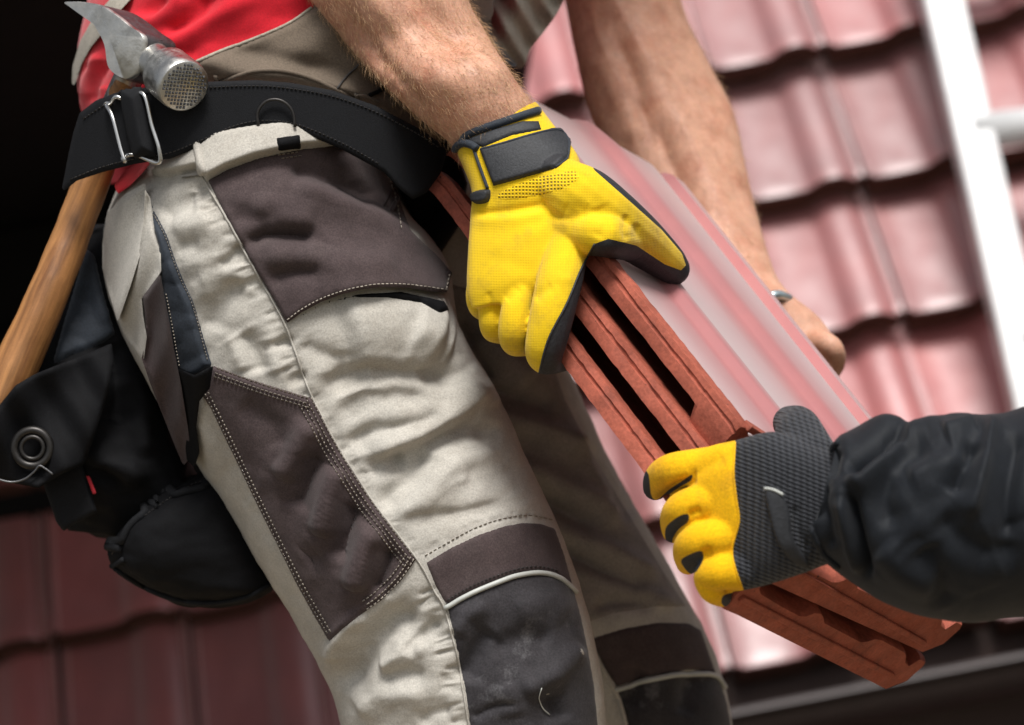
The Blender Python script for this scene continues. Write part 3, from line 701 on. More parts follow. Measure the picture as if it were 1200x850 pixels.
far_leg = [(330, 150, 560, 130, 2.03, .15), (360, 230, 590, 210, 2.03, .14), (420, 340, 640, 330, 2.03, .125), (470, 440, 660, 418, 2.02, .115), (520, 560, 706, 520, 2.02, .105), (572, 660, 760, 620, 2.02, .10),
           (612, 740, 806, 700, 2.01, .094), (640, 800, 836, 762, 2.01, .09), (662, 870, 858, 850, 2.01, .085), (680, 960, 862, 950, 2.02, .08), (720, 1250, 850, 1250, 2.05, .066), (730, 1530, 865, 1530, 2.06, .06)]
V2, F2 = loft(far_leg, 360, 190, p=2.2)
ST2 = [([(560, 470), (590, 486), (630, 500), (684, 528)], 4.5, 8, 12), ([(570, 455), (610, 468), (650, 480)], -4, 8, 10), ([(600, 540), (629, 552), (674, 578), (730, 616)], 5, 9, 12), ([(610, 575), (660, 600), (700, 622)], -5, 9, 12),
       ([(630, 600), (694, 636), (772, 680)], 4.5, 8, 10), ([(640, 640), (700, 668), (760, 694)], -4.5, 9, 11), ([(650, 660), (739, 690), (795, 712)], 3.5, 7, 8), ([(690, 520), (716, 560), (745, 610)], -4, 9, 9), ([(668, 505), (690, 545), (716, 590)], 3, 8, 8),
       ([(735, 830), (745, 800), (750, 780)], -4, 10, 10), ([(800, 840), (812, 800), (815, 785)], -4, 9, 10), ([(690, 715), (720, 706), (770, 704)], -3, 6, 8), ([(560, 390), (590, 420), (620, 450)], 5, 12, 14), ([(530, 370), (560, 420), (570, 450)], -5, 10, 10)]
V2 = fold(V2, F2, ST2, 2.2); V2 = roughen(V2, F2, .0014, 24, 9.0)
B2 = bvh_of(V2, F2)
Vt, Ft = join((V1, F1), (V2, F2))
tro = mk('trousers', Vt, Ft, MT['beige'], wa, label='beige canvas work trousers with dark brown panels')

def part(name, VF, mat, parent, kind=None, smooth=True, label=None): return mk(name, VF[0], VF[1], MT[mat], parent, smooth, kind, label)
# black strip painting the shade in the pocket mouth, then the flap
part('pocket_mouth_shade', patch([(336, 384), (350, 370), (380, 353), (420, 344), (470, 341), (520, 352), (528, 364), (515, 368), (494, 356), (455, 350), (415, 350), (378, 358), (352, 373)], B1, .003, step=2, edge=4), 'black', tro)
flap = [(242, 210), (268, 196), (300, 184), (330, 177), (354, 172), (378, 170), (400, 168), (418, 173), (440, 186), (457, 206), (467, 228), (475, 252), (482, 270), (494, 282), (510, 297), (530, 319), (525, 343), (505, 341), (480, 337), (450, 336), (425, 339), (400, 345), (376, 354), (354, 366), (336, 379), (320, 350), (300, 318), (284, 289), (262, 250)]
FLP = patch(flap, B1, .0022, wob=lambda x, y, s: .009 * sstep((y - 250) / 90) * sstep((x - 330) / 90) + .003 * sstep((y - 300) / 40))
pf = part('pocket_flap', FLP, 'brown', tro); Bf = bvh_of(*FLP)
side_panel = [(236, 462), (250, 428), (282, 440), (312, 450), (345, 460), (368, 467), (400, 530), (440, 592), (489, 655), (470, 682), (448, 704), (425, 720), (402, 738), (386, 753), (368, 722), (345, 680), (322, 634), (300, 590), (280, 548), (262, 511), (247, 480)]
SP = patch(side_panel, B1, .0030, relax=1); sp = part('side_panel', SP, 'brown', tro); Bs = bvh_of(*SP)
kb = [(498, 659), (528, 641), (560, 626), (590, 616), (612, 612), (634, 613), (651, 619), (662, 650), (673, 690), (655, 676), (632, 670), (606, 673), (580, 682), (552, 694), (523, 711), (510, 688)]
KB = patch(kb, B1, .0016); part('knee_band', KB, 'brown', tro); Bk = bvh_of(*KB)
kp = [(523, 711), (552, 694), (580, 682), (606, 673), (632, 670), (655, 676), (673, 690), (682, 722), (690, 760), (697, 800), (702, 850), (704, 990), (572, 990), (551, 860), (544, 810), (536, 770)]
KP = patch(kp, B1, .0010); part('knee_patch', KP, 'knee', tro, label='scuffed charcoal coated knee patch'); Bkp = bvh_of(*KP)
P_, _ = on_surf([(521, 713), (552, 696), (580, 684), (606, 675), (632, 672), (655, 678), (674, 694)], B1, .0016, 50); part('piping', tube(P_, .0019, 8), 'pipe', tro)
# waistband
wb = [(180, 196), (200, 178), (224, 162), (252, 148), (284, 139), (318, 137), (350, 142), (385, 152), (415, 165), (440, 182), (452, 200), (440, 190), (418, 178), (398, 172), (354, 176), (300, 188), (268, 200), (242, 214), (232, 200), (205, 206), (186, 208)]
WB = patch(wb, B10, .004, edge=4, step=1.4, relax=6, wob=lambda x, y, s: .012 * sstep(s / 7)); part('waistband', WB, 'beige', tro); Bw = bvh_of(*WB)
part('belt_loop', patch([(224, 166), (235, 163), (242, 205), (233, 210)], Bw, .003, step=1.5), 'beige', tro)
part('waist_tab', patch([(323, 161), (352, 157), (354, 175), (325, 178)], Bw, .002, step=2), 'black', tro)
part('pocket_bag', patch([(176, 205), (188, 188), (204, 176), (226, 166), (233, 202), (206, 207), (190, 210)], B1, .0065, edge=5), 'beige', tro)
# hanging holster pockets on the hip
wav = lambda a, f, ph=0: (lambda x, y, s: .008 + a * np.sin(x * f + y * f * .5 + ph) * sstep(s / 4))
part('holster_pocket', slab_on([(120, 285), (126, 250), (142, 232), (170, 214), (173, 236), (168, 266), (164, 300), (152, 338), (138, 378), (128, 345), (120, 315)], B10, .009, .0012, lambda x, y, s: .004 * np.sin(x * .13 + y * .05 + 2) * sstep(s / 5)), 'beige', tro)
part('holster_pocket', slab_on([(170, 222), (176, 232), (180, 262), (188, 290), (189, 318), (176, 338), (166, 350), (168, 372), (172, 395), (168, 425), (160, 412), (146, 392), (138, 374), (152, 338), (162, 300), (168, 262)], B10, .009, .0012, lambda x, y, s: .004 * np.sin(x * .13 + y * .05 + 2) * sstep(s / 5)), 'beige', tro)
part('holster_lining', slab_on([(167, 348), (188, 320), (192, 345), (198, 375), (204, 410), (212, 450), (220, 500), (224, 535), (215, 546), (206, 525), (192, 490), (176, 450), (166, 420), (172, 395), (170, 370)], B10, .014, .0012, lambda x, y, s: .004 * np.sin(x * .13 + y * .05 + 0) * sstep(s / 5)), 'brown', tro)
NVY = patch([(176, 232), (182, 248), (196, 275), (206, 305), (216, 330), (228, 356), (238, 392), (249, 428), (240, 438), (228, 443), (208, 434), (202, 410), (198, 376), (192, 345), (189, 318), (187, 290), (180, 262)], B1, .006, edge=4)
part('hip_pocket', NVY, 'navy', tro); Bn = bvh_of(*NVY)
part('hip_pocket_base', slab_on([(204, 430), (228, 440), (250, 428), (246, 455), (234, 470), (230, 500), (234, 530), (228, 548), (219, 540), (214, 500), (208, 460)], B10, .010, .002), 'black', tro)
# seams and stitching
P_, _ = on_surf(seam, B1, .0008, 140); part('seam_ridge', tube(P_, .0008, 6), 'beige', tro)
rows = []
def offs(line, d):
    line = catmull(line, 40); t = np.gradient(line, axis=0); t /= np.linalg.norm(t, axis=1, keepdims=True)
    return line + np.c_[-t[:, 1], t[:, 0]] * d
for d in (2, 7, 12, 17): rows.append(offs(seam[4:8], d))
for d in (2.5, 8, 12): rows.append(offs([(250, 428), (312, 450), (368, 467)], d))
for d in (3, 7, 13): rows.append(offs([(487, 657), (470, 682), (448, 704), (428, 718)], d))
for d in (-3, -7): rows.append(offs([(238, 463), (262, 511), (300, 590), (345, 680), (384, 748)], d))
part('stitching', stitches(rows, Bs, 5.2, .0008, .00048), 'thread', sp, kind='stuff')
part('stitching', stitches([offs([(524, 343), (480, 337), (450, 336), (425, 339), (400, 345), (376, 354), (354, 366), (337, 379)], 3.5), offs([(418, 173), (440, 186), (456, 206), (465, 228), (470, 252), (473, 270)], 2.5), [(526, 321), (522, 341)], [(326, 182), (352, 178)], [(330, 186), (356, 182)]], Bf, 5.0, .0008, .0004), 'thread', pf, kind='stuff')
part('stitching', stitches([offs([(523, 711), (552, 694), (580, 682), (606, 673), (632, 670), (655, 676)], -6)], Bk, 5, .0008, .0004), 'darkthread', tro, kind='stuff')
part('stitching', stitches([offs([(182, 250), (196, 276), (206, 305), (216, 330), (228, 356), (238, 392), (247, 426)], 3)], Bn, 4, .0008, .0004), 'thread', tro, kind='stuff')
part('stitching', stitches([offs([(192, 345), (198, 376), (204, 410), (208, 432)], -3)], Bn, 4, .0008, .0004), 'thread', tro, kind='stuff')
part('stitching', stitches([offs([(228, 160), (252, 148), (284, 139), (318, 137), (350, 142), (385, 152)], 4)], Bw, 5, .0008, .0004), 'darkthread', tro, kind='stuff')
part('stitching', stitches([offs([(500, 655), (560, 622), (612, 608), (650, 614)], -4)], B1, 6, .0006, .0004), 'thread', tro, kind='stuff')
# loose thread and scuffs on the knee
P_, _ = on_surf([(634, 806), (631, 818), (635, 830), (643, 838)], Bkp, .0012, 16); part('loose_thread', tube(P_, .0004, 5), 'pipe', tro)
# far leg panels; the upper one paints shade over the beige cloth
part('far_leg_shade', patch([(520, 330), (560, 340), (640, 400), (664, 470), (700, 540), (740, 606), (780, 672), (806, 712), (770, 712), (720, 720), (684, 732), (640, 700), (600, 640), (575, 580), (560, 500), (540, 430)], B2, .0015, step=2.5, guess=1.95, relax=1), 'shaded_beige', tro)
kb2 = [(691, 748), (730, 736), (770, 729), (808, 730), (822, 738), (840, 790), (808, 786), (760, 794), (722, 806), (706, 780)]
part('knee_band', patch(kb2, B2, .002, guess=1.95), 'brown', tro)
part('knee_patch', patch([(722, 806), (760, 794), (808, 786), (842, 792), (852, 820), (858, 850), (862, 985), (748, 985), (733, 850)], B2, .0015, guess=1.95, step=3), 'knee', tro)
P_, _ = on_surf([(721, 808), (760, 797), (806, 789), (836, 792), (848, 806)], B2, .0018, 40, guess=1.95); part('piping', tube(P_, .0022, 8), 'pipe', tro)
P_, _ = on_surf([(688, 750), (706, 782), (722, 812), (734, 850), (740, 900)], B2, .002, 40, guess=1.95); part('seam_ridge', tube(P_, .0016, 6), 'beige', tro)
# boots
for bx, dz_ in ((655, 1.86), (800, 2.06)):
    V_, F_ = loft([(bx - 75, 1540, bx + 75, 1540, dz_, .06), (bx - 80, 1600, bx + 90, 1600, dz_, .06), (bx - 85, 1640, bx + 210, 1640, dz_, .058), (bx - 80, 1665, bx + 250, 1665, dz_, .055)], 20, 32, p=2.6)
    mk('boot', V_, F_, MT['rubber'], wa)

# ---- red shirt, vest, belt
shirt_st = [(120, 215, 500, 195, 1.95, .175), (100, 150, 518, 135, 1.95, .185), (90, 90, 548, 65, 1.95, .185), (98, 20, 585, -25, 1.95, .185), (135, -110, 650, -170, 1.94, .185), (210, -300, 735, -350, 1.94, .18), (330, -440, 800, -500, 1.95, .16), (470, -520, 780, -560, 1.96, .10)]
V3, F3 = loft(shirt_st, 200, 150, p=2.5); B30 = bvh_of(V3, F3)
ST3 = [([(150, 30), (190, 20), (215, -10)], 7, 8, 12), ([(180, 60), (220, 40), (262, 15), (300, -5)], 7, 8, 10), ([(195, 40), (225, 20), (250, -10)], -7, 6, 8), ([(205, 68), (250, 50), (310, 28), (350, 12)], -5, 6, 8), ([(225, 62), (270, 42), (330, 20)], 4.5, 6, 6),
       ([(98, 120), (100, 90), (118, 62)], 6, 5, 5), ([(108, 122), (112, 95), (124, 70)], -6, 4, 5), ([(92, 120), (94, 95), (104, 70)], -5, 4, 4), ([(118, 120), (120, 100)], 4, 4, 4), ([(170, 20), (200, -5)], -6, 6, 6)]
V3 = fold(V3, F3, ST3); V3 = roughen(V3, F3, .0016, 22, 5)
shirt = mk('shirt', V3, F3, MT['red'], wa); B3 = bvh_of(V3, F3)
vest_poly = [(228, 74), (262, 60), (300, 46), (340, 28), (366, 10), (390, -30), (440, -80), (520, -110), (575, -40), (560, 60), (540, 150), (500, 170), (470, 150), (430, 122), (390, 108), (340, 98), (290, 96), (246, 99), (236, 88)]
VS = patch(vest_poly, B30, .013, tuck=-.004, edge=4, step=3, wob=lambda x, y, s: .007 * np.exp(-((y - (88 + (x - 300) * .22)) / 14) ** 2) - .004 * np.exp(-((y - (66 + (x - 300) * .2)) / 10) ** 2) + .002 * np.sin(x * .06 + y * .09))
vest = mk('vest', *VS, MT['vest'], wa); Bv = bvh_of(*VS)
P_, _ = on_surf([(229, 74), (262, 60), (300, 46), (340, 28), (366, 10)], Bv, .001, 40); part('piping', tube(P_, .0013, 6), 'vestpale', vest)
P_, _ = on_surf([(250, 98), (300, 84), (350, 88), (410, 112), (455, 140)], Bv, .001, 40); part('hem', tube(P_, .0016, 6), 'vest', vest)
P_, _ = on_surf([(392, 108), (408, 88), (432, 66)], Bv, .0008, 20); part('seam_ridge', tube(P_, .0008, 6), 'darkthread', vest)
P_, _ = on_surf([(432, 112), (446, 106), (452, 98)], Bv, .0012, 12); part('pull_cord', tube(P_, .0016, 6), 'black', vest)
part('vest_back', slab_on([(84, 104), (85, 78), (94, 48), (111, 18), (136, -8), (165, -20), (154, -2), (134, 20), (119, 40), (106, 56), (95, 76), (89, 96)], B30, .012, .0016), 'vestpale', vest)
part('shirt_tail', slab_on([(134, 218), (146, 200), (162, 190), (178, 190), (166, 204), (152, 218), (138, 228)], B10, .016, .002, lambda x, y, s: .003 * np.sin((x + y) * .3)), 'red', shirt)

part('vest_front', slab([(610, -330), (560, -170), (540, -60), (548, -8), (562, 20), (574, 48), (590, 68), (604, 79), (614, 78), (622, 58), (640, 34), (655, 12), (664, -12), (674, -60), (690, -180), (730, -330)], 1.96, .004,
     lambda x, y, s: .016 * np.sin(x * .075 + y * .035) + .007 * np.sin(x * .2 - y * .12), smooth_pts=60), 'vestpale', vest)
P_ = catmull(PW(np.array([555, 563, 575, 590, 602]), np.array([0, 22, 44, 64, 76]), np.array([1.945] * 5)), 24)
zp = [box(p, .0022, .0012, .0012, np.array([RT, UP, _fw])) for p in P_]; part('zip', join(*zp), 'darksteel', vest, smooth=False)

beltbody = loft([(92, 40, 560, 60, 1.93, .20), (80, 130, 545, 140, 1.93, .205), (56, 224, 545, 222, 1.93, .205), (56, 280, 530, 280, 1.93, .20)], 80, 120, p=3.1); Bb = bvh_of(*beltbody)
bp_ = [(72, 224), (80, 182), (86, 155), (93, 133), (112, 118), (135, 109), (180, 101), (240, 96), (300, 94), (340, 97), (390, 106), (440, 124), (490, 150), (526, 174), (516, 204), (500, 226), (484, 234), (468, 222), (450, 202), (400, 175), (340, 150), (290, 150), (240, 170), (200, 186), (160, 192), (120, 202), (90, 212), (78, 222)]
BL = slab(bp_, lambda x, y: 1.93 - .208 * np.clip(1 - np.abs((x - 305) / 262) ** 3.1, .02, 1) ** (1 / 3.1), .0028); belt = mk('belt', *BL, MT['webbing'], wa, label='wide black webbing tool belt'); Bbl = bvh_of(*BL)
bk = [(131, 110), (135, 102), (148, 97), (160, 96), (168, 99), (173, 112), (182, 148), (190, 176), (187, 186), (175, 192), (160, 193), (152, 189), (147, 174), (138, 138)]
P_, _ = on_surf(bk, Bbl, .009, None); part('buckle', tube(catmull(P_, 90, True), .0016, 10, closed=True), 'chrome', belt)
part('buckle_roll', patch([(140, 107), (150, 102), (164, 101), (170, 108), (178, 148), (184, 178), (176, 185), (160, 187), (154, 180), (146, 148)], Bbl, .003, edge=3, step=1.5, smooth_pts=40, wob=lambda x, y, s: .011 * np.sqrt(np.clip(s / 15., 0, 1))), 'webbing', belt)
P_, _ = on_surf([(303, 146), (302, 134), (307, 124), (316, 118), (328, 118), (338, 124), (344, 134), (346, 148)], Bbl, .004, 40); part('belt_ring', tube(P_, .0012, 8), 'blackmetal', belt)

part('stitching', stitches([offs([(96, 136), (135, 112), (180, 104), (240, 99), (300, 97), (340, 100), (390, 109), (440, 127), (490, 153), (520, 172)], 4), offs([(84, 214), (120, 200), (160, 190), (200, 183), (240, 167), (288, 148), (340, 148), (400, 172), (446, 198)], -4)], Bbl, 5, .0006, .0004), 'darkthread', belt, kind='stuff')
part('black_backing', slab([(440, 140), (500, 150), (535, 172), (548, 215), (540, 262), (515, 300), (498, 290), (484, 255), (466, 222)], 1.885, .012, lambda x, y, s: .004 * np.sin(x * .1 + y * .07)), 'black', belt)  # black slab filling the gap behind the belt's right end
# ---- body: arms, far hand, trunk and head as one surface
hw = near_d(585, 165) - .030
arm_n = [(330, -330, 560, -380, 1.84, .056), (300, -200, 520, -250, 1.80, .052), (318, -95, 512, -150, 1.775, .052), (366, 2, 545, -12, 1.765, .050), (404, 50, 568, 36, 1.76, .044), (448, 98, 592, 76, hw + .004, .038), (492, 140, 614, 108, hw, .031), (531, 172, 626, 126, hw, .026), (548, 205, 650, 165, hw, .022)]
arm_f = [(600, -340, 760, -360, 2.16, .055), (632, -150, 775, -160, 2.16, .05), (660, -10, 797, -5, 2.15, .047), (674, 62, 830, 72, 2.13, .046), (694, 140, 860, 132, 2.11, .042), (738, 228, 880, 222, 2.08, .035), (806, 318, 904, 308, 2.03, .027), (848, 360, 922, 340, 2.01, .022), (880, 396, 958, 370, 2.0, .019), (902, 430, 978, 398, 1.99, .016), (925, 456, 986, 426, 1.985, .012)]
PA, FA = loft(arm_n, 110, 90), loft(arm_f, 110, 80)
def px_tube(ch, m=16, n=26): 
    c = np.array(ch, float); return tube(PW(c[:, 0], c[:, 1], c[:, 2]), c[:, 3] * c[:, 2] / FPX, m, n, round_ends=True)
fing = [px_tube([(947, 395, 1.99, 15), (975, 407, 1.97, 13), (979, 429, 1.985, 11), (963, 443, 2.0, 10)]), px_tube([(933, 411, 2.0, 15), (965, 427, 1.98, 13), (969, 449, 1.99, 11), (953, 459, 2.0, 10)]),
        px_tube([(919, 427, 2.0, 14), (949, 449, 1.985, 12), (951, 467, 1.99, 11), (935, 475, 2.0, 10)]), px_tube([(907, 437, 2.0, 12), (929, 465, 1.99, 11), (927, 483, 2.0, 10)]), px_tube([(897, 377, 2.0, 15), (902, 417, 1.96, 13), (912, 449, 1.94, 11)])]
trunk = loft([(150, 190, 480, 180, 1.95, .15), (130, 60, 540, 40, 1.95, .16), (170, -110, 620, -170, 1.94, .16), (300, -330, 720, -380, 1.94, .155), (420, -460, 770, -520, 1.95, .12), (540, -540, 720, -590, 1.96, .06), (570, -620, 760, -660, 1.95, .06), (560, -700, 830, -740, 1.94, .075), (580, -860, 870, -880, 1.94, .08), (660, -980, 820, -1000, 1.94, .05)], 80, 50)
sh_n = px_tube([(520, -420, 1.86, 95), (450, -330, 1.83, 95), (425, -200, 1.80, 90)]); sh_f = px_tube([(640, -440, 2.05, 95), (670, -330, 2.15, 90), (705, -150, 2.16, 70)])
VB, FB = voxel_union([PA, FA, trunk, sh_n, sh_f] + fing, .0028, 3)
STB = [([(392, -10), (430, 45), (470, 95), (505, 135)], -3.5, 8, 12), ([(420, -30), (455, 20), (500, 70), (540, 110)], 3.0, 12, 12), ([(470, -30), (510, 20), (548, 60)], -2.6, 10, 10), ([(440, 60), (452, 85), (470, 108)], -2.2, 6, 8), ([(500, -20), (535, 25), (575, 70), (600, 100)], 2.2, 12, 10),
       ([(712, 20), (735, 70), (752, 120), (790, 200), (835, 290)], -3.2, 7, 10), ([(740, 30), (775, 110), (815, 190), (850, 260)], 3.0, 12, 14), ([(700, 60), (722, 110), (745, 170)], 3.0, 10, 10), ([(790, 120), (830, 200), (868, 280)], 2.0, 10, 10), ([(860, 350), (880, 372), (905, 392)], 2.0, 6, 6)]
VN = [([(690, -20), (700, 40), (726, 92), (742, 150), (748, 200)], 1.6, 4, 4), ([(726, 92), (760, 130), (776, 190), (810, 250)], 1.5, 3.5, 3.5), ([(715, -10), (748, 50), (780, 90)], 1.5, 4, 4), ([(420, 10), (450, 50), (462, 92), (492, 130)], 1.1, 3.5, 3.5), ([(470, 0), (500, 40), (545, 70), (575, 105)], 1.1, 3.5, 3.5), ([(880, 362), (912, 380), (940, 396)], 1.4, 3, 3)]
VB = fold(VB, FB, STB, 1.35); VB = fold(VB, FB, VN)
body = mk('body', VB, FB, MT['skin'], wa)
P_ = PW(np.array([856, 876, 898, 912, 924]), np.array([364, 356, 349, 346, 350]), np.array([2.0, 1.985, 1.982, 1.985, 2.0]))
part('bracelet', tube(P_, .0042, 8, 24), 'watch', wa)
# fine hair on the forearms
def hairs(VF, box_px, n, flow, ln=(.006, .013), rad=.00011, seed=1):
    rnd = random.Random(seed); V, F = VF; px, py, d = to_px(V); N = vnormals(V, F)
    tc = CAM - V; tc /= np.linalg.norm(tc, axis=1, keepdims=True); fc = np.einsum('ij,ij->i', N, tc)
    ok = np.where((px > box_px[0]) & (px < box_px[2]) & (py > box_px[1]) & (py < box_px[3]) & (fc > -.15) & (d < box_px[4]) & (d > box_px[5]))[0]
    f3 = cam_vec(*flow); f3 /= np.linalg.norm(f3); parts = []
    for q in range(n):
        i = rnd.choice(ok); n_ = N[i]; t = f3 - n_ * (f3 @ n_) + np.array([rnd.gauss(0, .35) for _ in range(3)]); t /= np.linalg.norm(t)
        l = rnd.uniform(*ln); p0 = V[i] + t * rnd.uniform(-.002, .002); sd_ = np.cross(t, n_); sd_ /= np.linalg.norm(sd_) + 1e-9
        p1 = p0 + (t * .75 + n_ * .45) * l * .5; p2 = p1 + (t * .95 + n_ * .1) * l * .5
        ring = lambda p, r: [p + sd_ * r, p - sd_ * r * .5 + n_ * r * .8, p - sd_ * r * .5 - n_ * r * .8]
        parts.append((np.array(ring(p0, rad) + ring(p1, rad * .8) + [p2]), [[0, 1, 4, 3], [1, 2, 5, 4], [2, 0, 3, 5], [3, 4, 6], [4, 5, 6], [5, 3, 6]]))
    return join(*parts)
part('arm_hair', hairs((VB, FB), (330, -60, 640, 185, 1.9, 1.5), 9000, (.62, -.75, -.1)), 'hair', body, kind='stuff')
part('arm_hair', hairs((VB, FB), (640, -40, 900, 320, 2.3, 1.95), 1800, (.45, -.85, -.1), seed=4), 'hair', body, kind='stuff')

# ---- near glove
gd = lambda x, y, o=0.0: near_d(x, y) - .024 + o
def gst(L, dr, o=0.0): cx, cy = (L[0] + L[2]) / 2, (L[1] + L[3]) / 2; return (*L, gd(cx, cy, o), dr)
palm = loft([gst((532, 158, 628, 119), .031, -.006), gst((536, 180, 650, 148), .031, -.006), gst((552, 222, 678, 184), .026, -.004), gst((551, 255, 684, 226), .022), gst((548, 300, 694, 268), .021), gst((547, 338, 686, 306), .019), gst((553, 362, 664, 340), .013)], 50, 48, p=2.3)
fg = [px_tube([(570, 300, gd(570, 300), 17), (561, 340, gd(561, 340, -.004), 15), (561, 356, gd(561, 356, .004), 14), (566, 364, gd(566, 364, .03), 12), (580, 366, gd(580, 366, .055), 11)]),
      px_tube([(590, 300, gd(590, 300), 19), (578, 350, gd(578, 350, -.006), 16.5), (577, 382, gd(577, 382, 0), 15.5), (584, 390, gd(584, 390, .03), 13), (600, 392, gd(600, 392, .06), 12)]),
      px_tube([(618, 300, gd(618, 300), 21), (606, 360, gd(606, 360, -.008), 19), (602, 396, gd(602, 396, 0), 18), (610, 404, gd(610, 404, .03), 14), (626, 404, gd(626, 404, .06), 12)]),
      px_tube([(668, 272, gd(668, 272, .010), 24), (660, 310, gd(660, 310, .0), 27), (651, 350, gd(651, 350, -.008), 27), (641, 396, gd(641, 396, -.004), 25), (638, 416, gd(638, 416, .006), 22), (646, 424, gd(646, 424, .035), 15), (660, 424, gd(660, 424, .06), 12)]),
      px_tube([(652, 214, gd(652, 214), 32), (684, 234, gd(684, 234, .002), 39), (718, 258, 1.688, 36), (752, 283, 1.722, 30), (780, 306, 1.746, 23.5), (789, 315, 1.753, 20)]),
      px_tube([(660, 268, gd(660, 268, .006), 24), (686, 273, gd(686, 273, .003), 26), (708, 276, gd(708, 276, .002), 26), (736, 282, 1.702, 24)])]
VG, FG = voxel_union([palm] + fg, .0013, 6)
puck = [([(556, 250), (590, 247), (630, 240), (642, 236)], -2.6, 3, 6), ([(556, 258), (600, 257), (640, 250)], 2.2, 5, 7), ([(571, 342), (575, 352), (576, 362)], -1.0, 3, 3), ([(592, 352), (602, 344), (608, 336)], -1.2, 5, 5), ([(624, 352), (640, 338), (660, 332)], -1.6, 5, 6), ([(645, 338), (658, 330), (672, 326)], 1.2, 6, 6),
        ([(700, 240), (708, 262), (700, 282)], -2.0, 7, 7), ([(735, 250), (732, 270), (738, 282)], -1.6, 4, 4), ([(748, 262), (744, 280)], -1.2, 4, 4), ([(610, 275), (640, 268), (670, 262)], 1.0, 8, 8), ([(570, 300), (600, 308), (630, 320)], -.8, 8, 8), ([(590, 230), (640, 216)], .8, 8, 8), ([(660, 240), (690, 250)], -1.2, 6, 8)]
VG = fold(VG, FG, puck)
TG = tris_of(FG); NG = vnormals(VG, FG); gx, gy, gdp = to_px(VG); tc_ = CAM - VG; tc_ /= np.linalg.norm(tc_, axis=1, keepdims=True)
ypoly = [(525, 130), (630, 100), (676, 165), (697, 200), (738, 236), (775, 269), (799, 297), (804, 311), (798, 317), (779, 310), (746, 288), (713, 280), (697, 286), (681, 315), (664, 356), (643, 397), (630, 440), (600, 440), (540, 400), (525, 300)]
att = np.minimum(poly_sdf(gx, gy, ypoly), 14 * (np.einsum('ij,ij->i', NG, tc_) + .12))
GY = clip(VG, TG, att); GB = clip(VG, TG, -att)
glove = mk('glove', *GY, MT['yellow'], wa, label='yellow knit work glove with black rubber palm'); part('glove_palm', GB, 'palm', glove)
Bg = bvh_of(VG, FG)
P_, _ = on_surf([(541, 170), (549, 159), (569, 151), (590, 144), (608, 138), (630, 131)], Bg, .0014, 40, guess=1.72); part('cuff_trim', tube(P_, .0030, 10), 'navy', glove)
P_, _ = on_surf([(532, 178), (541, 169), (552, 170), (560, 175)], Bg, .0016, 14, guess=1.72); part('cuff_trim', tube(P_, .0028, 10), 'navy', glove)
part('cuff_opening', patch([(541, 166), (552, 160), (580, 150), (612, 141), (632, 141), (636, 153), (600, 160), (566, 174)], Bg, .0016, step=1.5, edge=3, guess=1.72), 'palm', glove)
strap = [(561, 174), (590, 166), (620, 157), (648, 150), (659, 152), (666, 160), (669, 170), (666, 186), (652, 198), (625, 206), (600, 213), (578, 219), (570, 198)]
STR = patch(strap, Bg, .0036, step=1.6, edge=2.5, guess=1.72, tuck=.001); so = part('wrist_strap', STR, 'palm', glove); Bst = bvh_of(*STR)
P_, _ = on_surf([(563, 175), (592, 167), (622, 158), (648, 152), (659, 154), (666, 163), (667, 172), (664, 186), (651, 196)], Bst, -.0002, 50, guess=1.72); part('strap_edge', tube(P_, .0010, 6), 'navy', so)
P_, _ = on_surf([(556, 176), (563, 196), (572, 221)], Bg, .0012, 20, guess=1.72); part('cuff_seam', tube(P_, .0012, 6), 'navy', glove)
part('strap_loop', patch([(553, 226), (562, 222), (575, 222), (574, 236), (564, 240), (554, 238)], Bg, .005, step=1.2, edge=4, guess=1.72, smooth_pts=24), 'palm', glove)
part('mesh_insert', patch([(584, 226), (620, 210), (655, 202), (674, 200), (678, 212), (655, 224), (620, 232), (590, 236)], Bg, .0004, step=2, edge=2, guess=1.72, smooth_pts=30, tuck=.0003), 'yellowmesh', glove)
P_, _ = on_surf([(697, 286), (681, 315), (664, 356), (643, 397), (632, 437)], Bg, .0004, 40, guess=1.68); part('side_seam', tube(P_, .0008, 6), 'palm', glove)

# ================================================================== HAMMER
ham = thing('hammer', 'claw hammer with steel head and worn wooden handle hung in the tool belt', 'hammer', tuple(PW(0, 470, 1.80)))
cl = np.array([(73, 2), (86, 1), (98, 2), (118, 6), (136, 17), (152, 30), (168, 42), (168, 58), (166, 71), (159, 87), (147, 94), (135, 89), (126, 78), (122, 53), (113, 35), (102, 19), (86, 8)], float)
cl = catmull(cl, 68, True)
ev = cam_vec(.021, -.003, .020)
F0 = PW(cl[:, 0], cl[:, 1], 1.735 + .0004 * (150 - cl[:, 0]) * .6)
lay = []
cen = F0.mean(0)
for q, s in ((0, .955), (.04, .985), (.1, 1), (.9, 1), (.96, .985), (1, .955)): lay.append(cen + (F0 - cen) * s + ev * q)
V_, F_ = ringmesh(np.array(lay), True)
hh = mk('hammer_head', V_, F_, [MT['steel'], MT['darksteel']], ham)
for q, pf_ in enumerate(hh.data.polygons):
    if 68 * 2 <= q < 68 * 5: pf_.material_index = 1
if True: hh.data.set_sharp_from_angle(angle=R(40))
